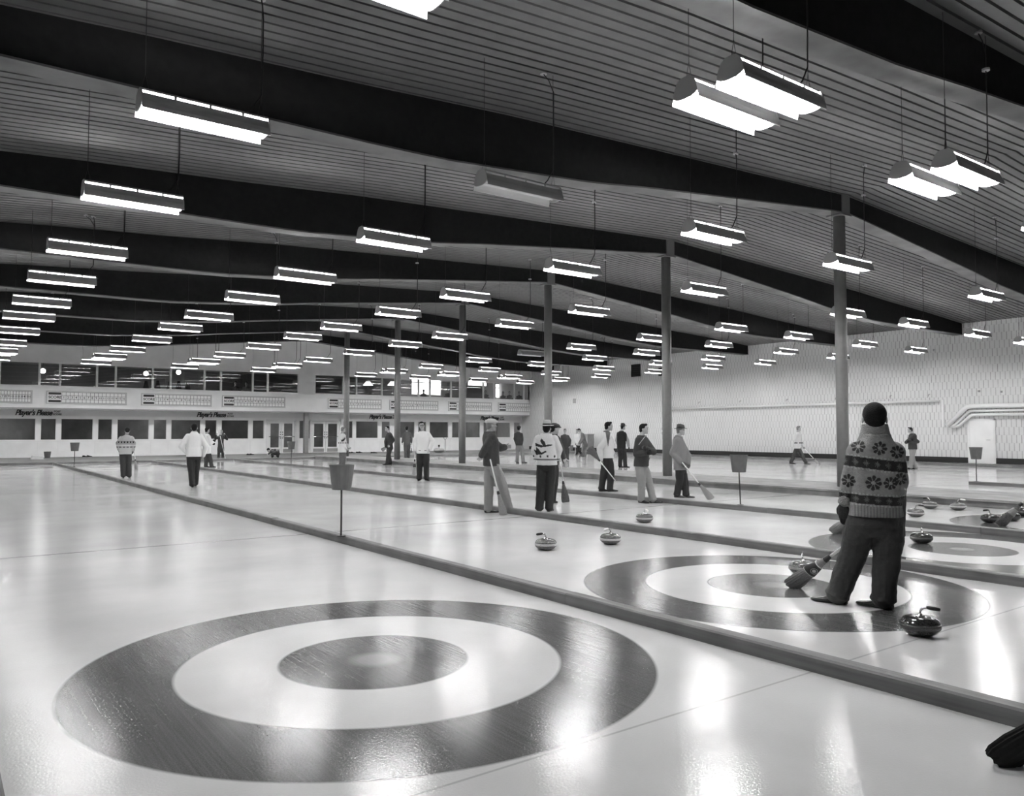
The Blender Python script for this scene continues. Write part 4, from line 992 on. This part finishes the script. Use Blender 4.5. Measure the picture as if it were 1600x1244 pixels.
person('person in a dark sweater and grey trousers, arms folded over a broom, third sheet', (1009, 785.8), (1006, 670.5), (1003, 681), (1002, 726), (1021, 706, -.08), (1010, 702, -.28), (994, 709, -.1), (1010, 708, -.28), (1020, 0, 90), (1002, -.05, 130), T=115, H=100, cf=chev, bot='ltgrey',
       vox=.0095, glove='glove', bulk=.02, hem=-.06, curl=70)
q = gp(1004, 778); Yq = q.y-.1
broom(yp(1014, 701, q.y-.12), q, 'broom turned upside down under the folded arms of the man in the dark sweater', length=.38, wide=.065, band='sleeve')
def coatc(u, v, z, p): return .17
person('person in a grey coat, dark hat and black trousers, sweeping by the third curb', (1066, 777.5), (1063.5, 673), (1060, 683), (1063, 728), (1075, 712, .05), (1075, 725, -.05), (1051, 708, -.1), (1064.5, 723, -.2), (1072, 0, 105), (1058, -.0, 100), T=100, H=95, top='coat', bot='black',
       hat='fedora', hatm='felt', hair='hairg', vox=.0095, bulk=.026, hem=-.14, shoe='shoeg', collar='coat', glove='mdgrey')
q = gp(1112, 781); broom(q+Vector((0, 0, .01)), yp(1066, 722.5, gp(1066, 777.5).y-.22), 'corn broom with a white handle sweeping beside the man in the grey coat', length=.42, wide=.085, band=None)
def hemband(u, v, z, p): return .05 if .93 < z < .99 and abs(u) > .03 else .60
person('person in a white cardigan with a dark hem band, striding along the block wall', (1248, 725), (1248, 669.5), (1246.5, 675.5), (1246, 698), (1250, 688, .1), (1255, 698, .1), (1243, 688, -.1), (1250, 698, -.1), (1236, .1, 85), (1259, -.1, 85), T=85, lk=(1241, 711), rk=(1253, 711), cf=hemband, bot='dkgrey', hair='hairg', vox=.012, bulk=.018)
q = gp(1280.5, 726); broom(q, yp(1254, 698, gp(1248, 725).y), 'broom pushed ahead by the man striding along the block wall', length=.38, wide=.07, band=None)
person('person with folded arms in a dark sweater, facing left by the block wall', (1426, 733), (1422, 672), (1426, 677.5), (1426, 699.5), (1416, 691, -.1), (1424, 688, -.25), (1434, 690, -.05), (1421, 690, -.25), (1423, 0, -110), (1430.5, .1, -110), T=-120, H=-105, top='dkgrey', bot='ltgrey', vox=.012, bulk=.02, glove='glove')
q = gp(1426.5, 732); broom(yp(1420.5, 688, q.y-.2), q, 'broom standing upside down before the man with folded arms', length=.3, wide=.06, band=None)
# --- spectators in the lounge
for i, (px, yy, m_) in enumerate(((700, 1.2, 'black'), (759, 1.0, 'dkgrey'), (786, 1.6, 'mdgrey'), (796, .9, 'dkgrey'), (811, .9, 'dkgrey'), (662, 2.6, 'dkgrey'), (368, 1.3, 'mdgrey'), (385, 1.4, 'ltgrey'))):
    p = yp(px, 610, YF+yy)
    person(['person in black seated close to the bright hatch upstairs', 'person in dark clothes upstairs just right of the third column', 'person in grey in the lit doorway upstairs', 'left of the two seated people in the upper windows right of the lit doorway',
            'right of the two seated people in the upper windows right of the lit doorway', 'small person in front of the bright hatch upstairs', 'person in grey behind the upper windows left of the two people near the blank wall', 'person in pale clothes behind the upper windows near the blank wall'][i], None,
           (0, 0, 1.60, 0), (0, 0, 1.43, 0), (0, 0, .93, 0), (-.24, 0, 1.16, 0), (-.22, -.1, .93, 0), (.24, 0, 1.16, 0), (.22, -.1, .93, 0), (.1, 0, 180), (-.1, 0, 180), T=180, P0=(p.x, p.y, 2.78+(-.25 if i in (0, 3, 4) else 0)*0), z0=2.78, top=m_, bot='dkgrey', vox=.018, s=1.0)

# ---------------------------------------------------------------- things on the far walkway
def shoes(px, py, lab, dx=.22):
    p = gp(px, py, .1); t = thing('overshoes', p, lab, 'shoes')
    for k in (-1, 1):
        mb = MB(); c = p+Vector((k*dx/2, 0, 0)); rings = []
        for a, hw, ht in ((-.13, .03, .06), (-.1, .045, .10), (-.02, .045, .09), (.06, .05, .055), (.13, .04, .045), (.15, .012, .02)):
            rings.append([c+Vector((a, math.cos(2*math.pi*j/10)*hw+k*.06, ht*(.5+.5*math.sin(2*math.pi*j/10)))) for j in range(10)])
        mb.loft(rings).build('shoe', 'shoe', t, smooth=True)
shoes(136, 714.5, 'dark pair of overshoes on the far walkway, right of the far bucket')
shoes(549, 708.5, 'dark pair of overshoes right behind the last column'); shoes(561, 708, 'dark pair of overshoes on the far walkway, second right of the last column'); shoes(584, 708.5, 'flat dark pair of overshoes on the far walkway under the third sign')
shoes(391, 711.5, 'dark pair of overshoes left of the crouching man', .2)
t = tag(MB().loft([[gp(x, y, .1)+Vector((0, a, z)) for x, y, a, z in ((48, 718, -.3, 0), (68, 718, -.3, 0), (68, 718, .2, 0), (48, 718, .2, 0))], [gp(x, y, .1)+Vector((0, a, z)) for x, y, a, z in ((50, 718, -.25, .16), (66, 718, -.25, .12), (66, 718, .15, .13), (50, 718, .15, .18))]]).build('rag_heap', 'paper', base=gp(58, 718, .1)), 'pale heap of rags left of the far bucket', 'rags')
p = gp(686, 707, .1)
t = thing('display_stone', p, 'large pale stone shaped ornament with a knob on the far walkway', 'ornament')
MB().lathe([(.2, 0), (.34, .08), (.36, .14), (.30, .24), (.12, .28)], p, 24).build('stone_body', 'grey', t, smooth=True); MB().lathe([(.02, .28), (.02, .36), (.06, .38), (.06, .46), (.02, .5)], p, 14).build('knob', 'dark', t)
p = gp(695.5, 707, .1); t = thing('coat_peg_stand', p, 'thin forked stand beside the pale ornament on the far walkway', 'stand')
mb = MB().tube([p, p+Vector((0, 0, .85))], .025, 8); mb.tube([p+Vector((0, 0, .8)), p+Vector((-.15, 0, 1.0))], .018, 6); mb.tube([p+Vector((0, 0, .8)), p+Vector((.15, 0, 1.0))], .018, 6); mb.build('stem', 'grey', t)
a, b = gp(918, 706.5, .1), gp(935, 706.5, .1)
t = thing('tall_crate', a.lerp(b, .5), 'tall grey panelled crate at the far corner, left of the open white cardigan', 'crate')
h = yp(926, 679, a.y).z
b.x -= .0; MB().box(a.x, a.y, .1, b.x, a.y+.6, h).build('case', 'mid', t); MB().box(a.x-.03, a.y-.03, h, b.x+.03, a.y+.63, h+.04).build('lid', 'grey', t); MB().box(a.x+.1, a.y-.015, .25, b.x-.1, a.y, h-.12).build('door', 'column', t)
p = gp(891.5, 705, .1); tag(MB().lathe([(.14, 0), (.2, .4), (.18, .4), (.12, .02)], p, 18).build('waste_pail', 'mid', base=p), 'grey pail standing behind the man in the dark coat', 'pail')
p = gp(793, 709, .1); p = Vector((p.x, max(p.y, 40.8), .1)); tag(MB().box(p.x-.18, p.y-.1, .1, p.x+.18, p.y+.15, .5).build('small_box', 'column', base=p), 'small dark box on the far walkway right of the pale cap man', 'box')
for o in list(bpy.data.objects):
    for k in ('_w', '_s', '_J', 'w'):
        if k in o: del o[k]
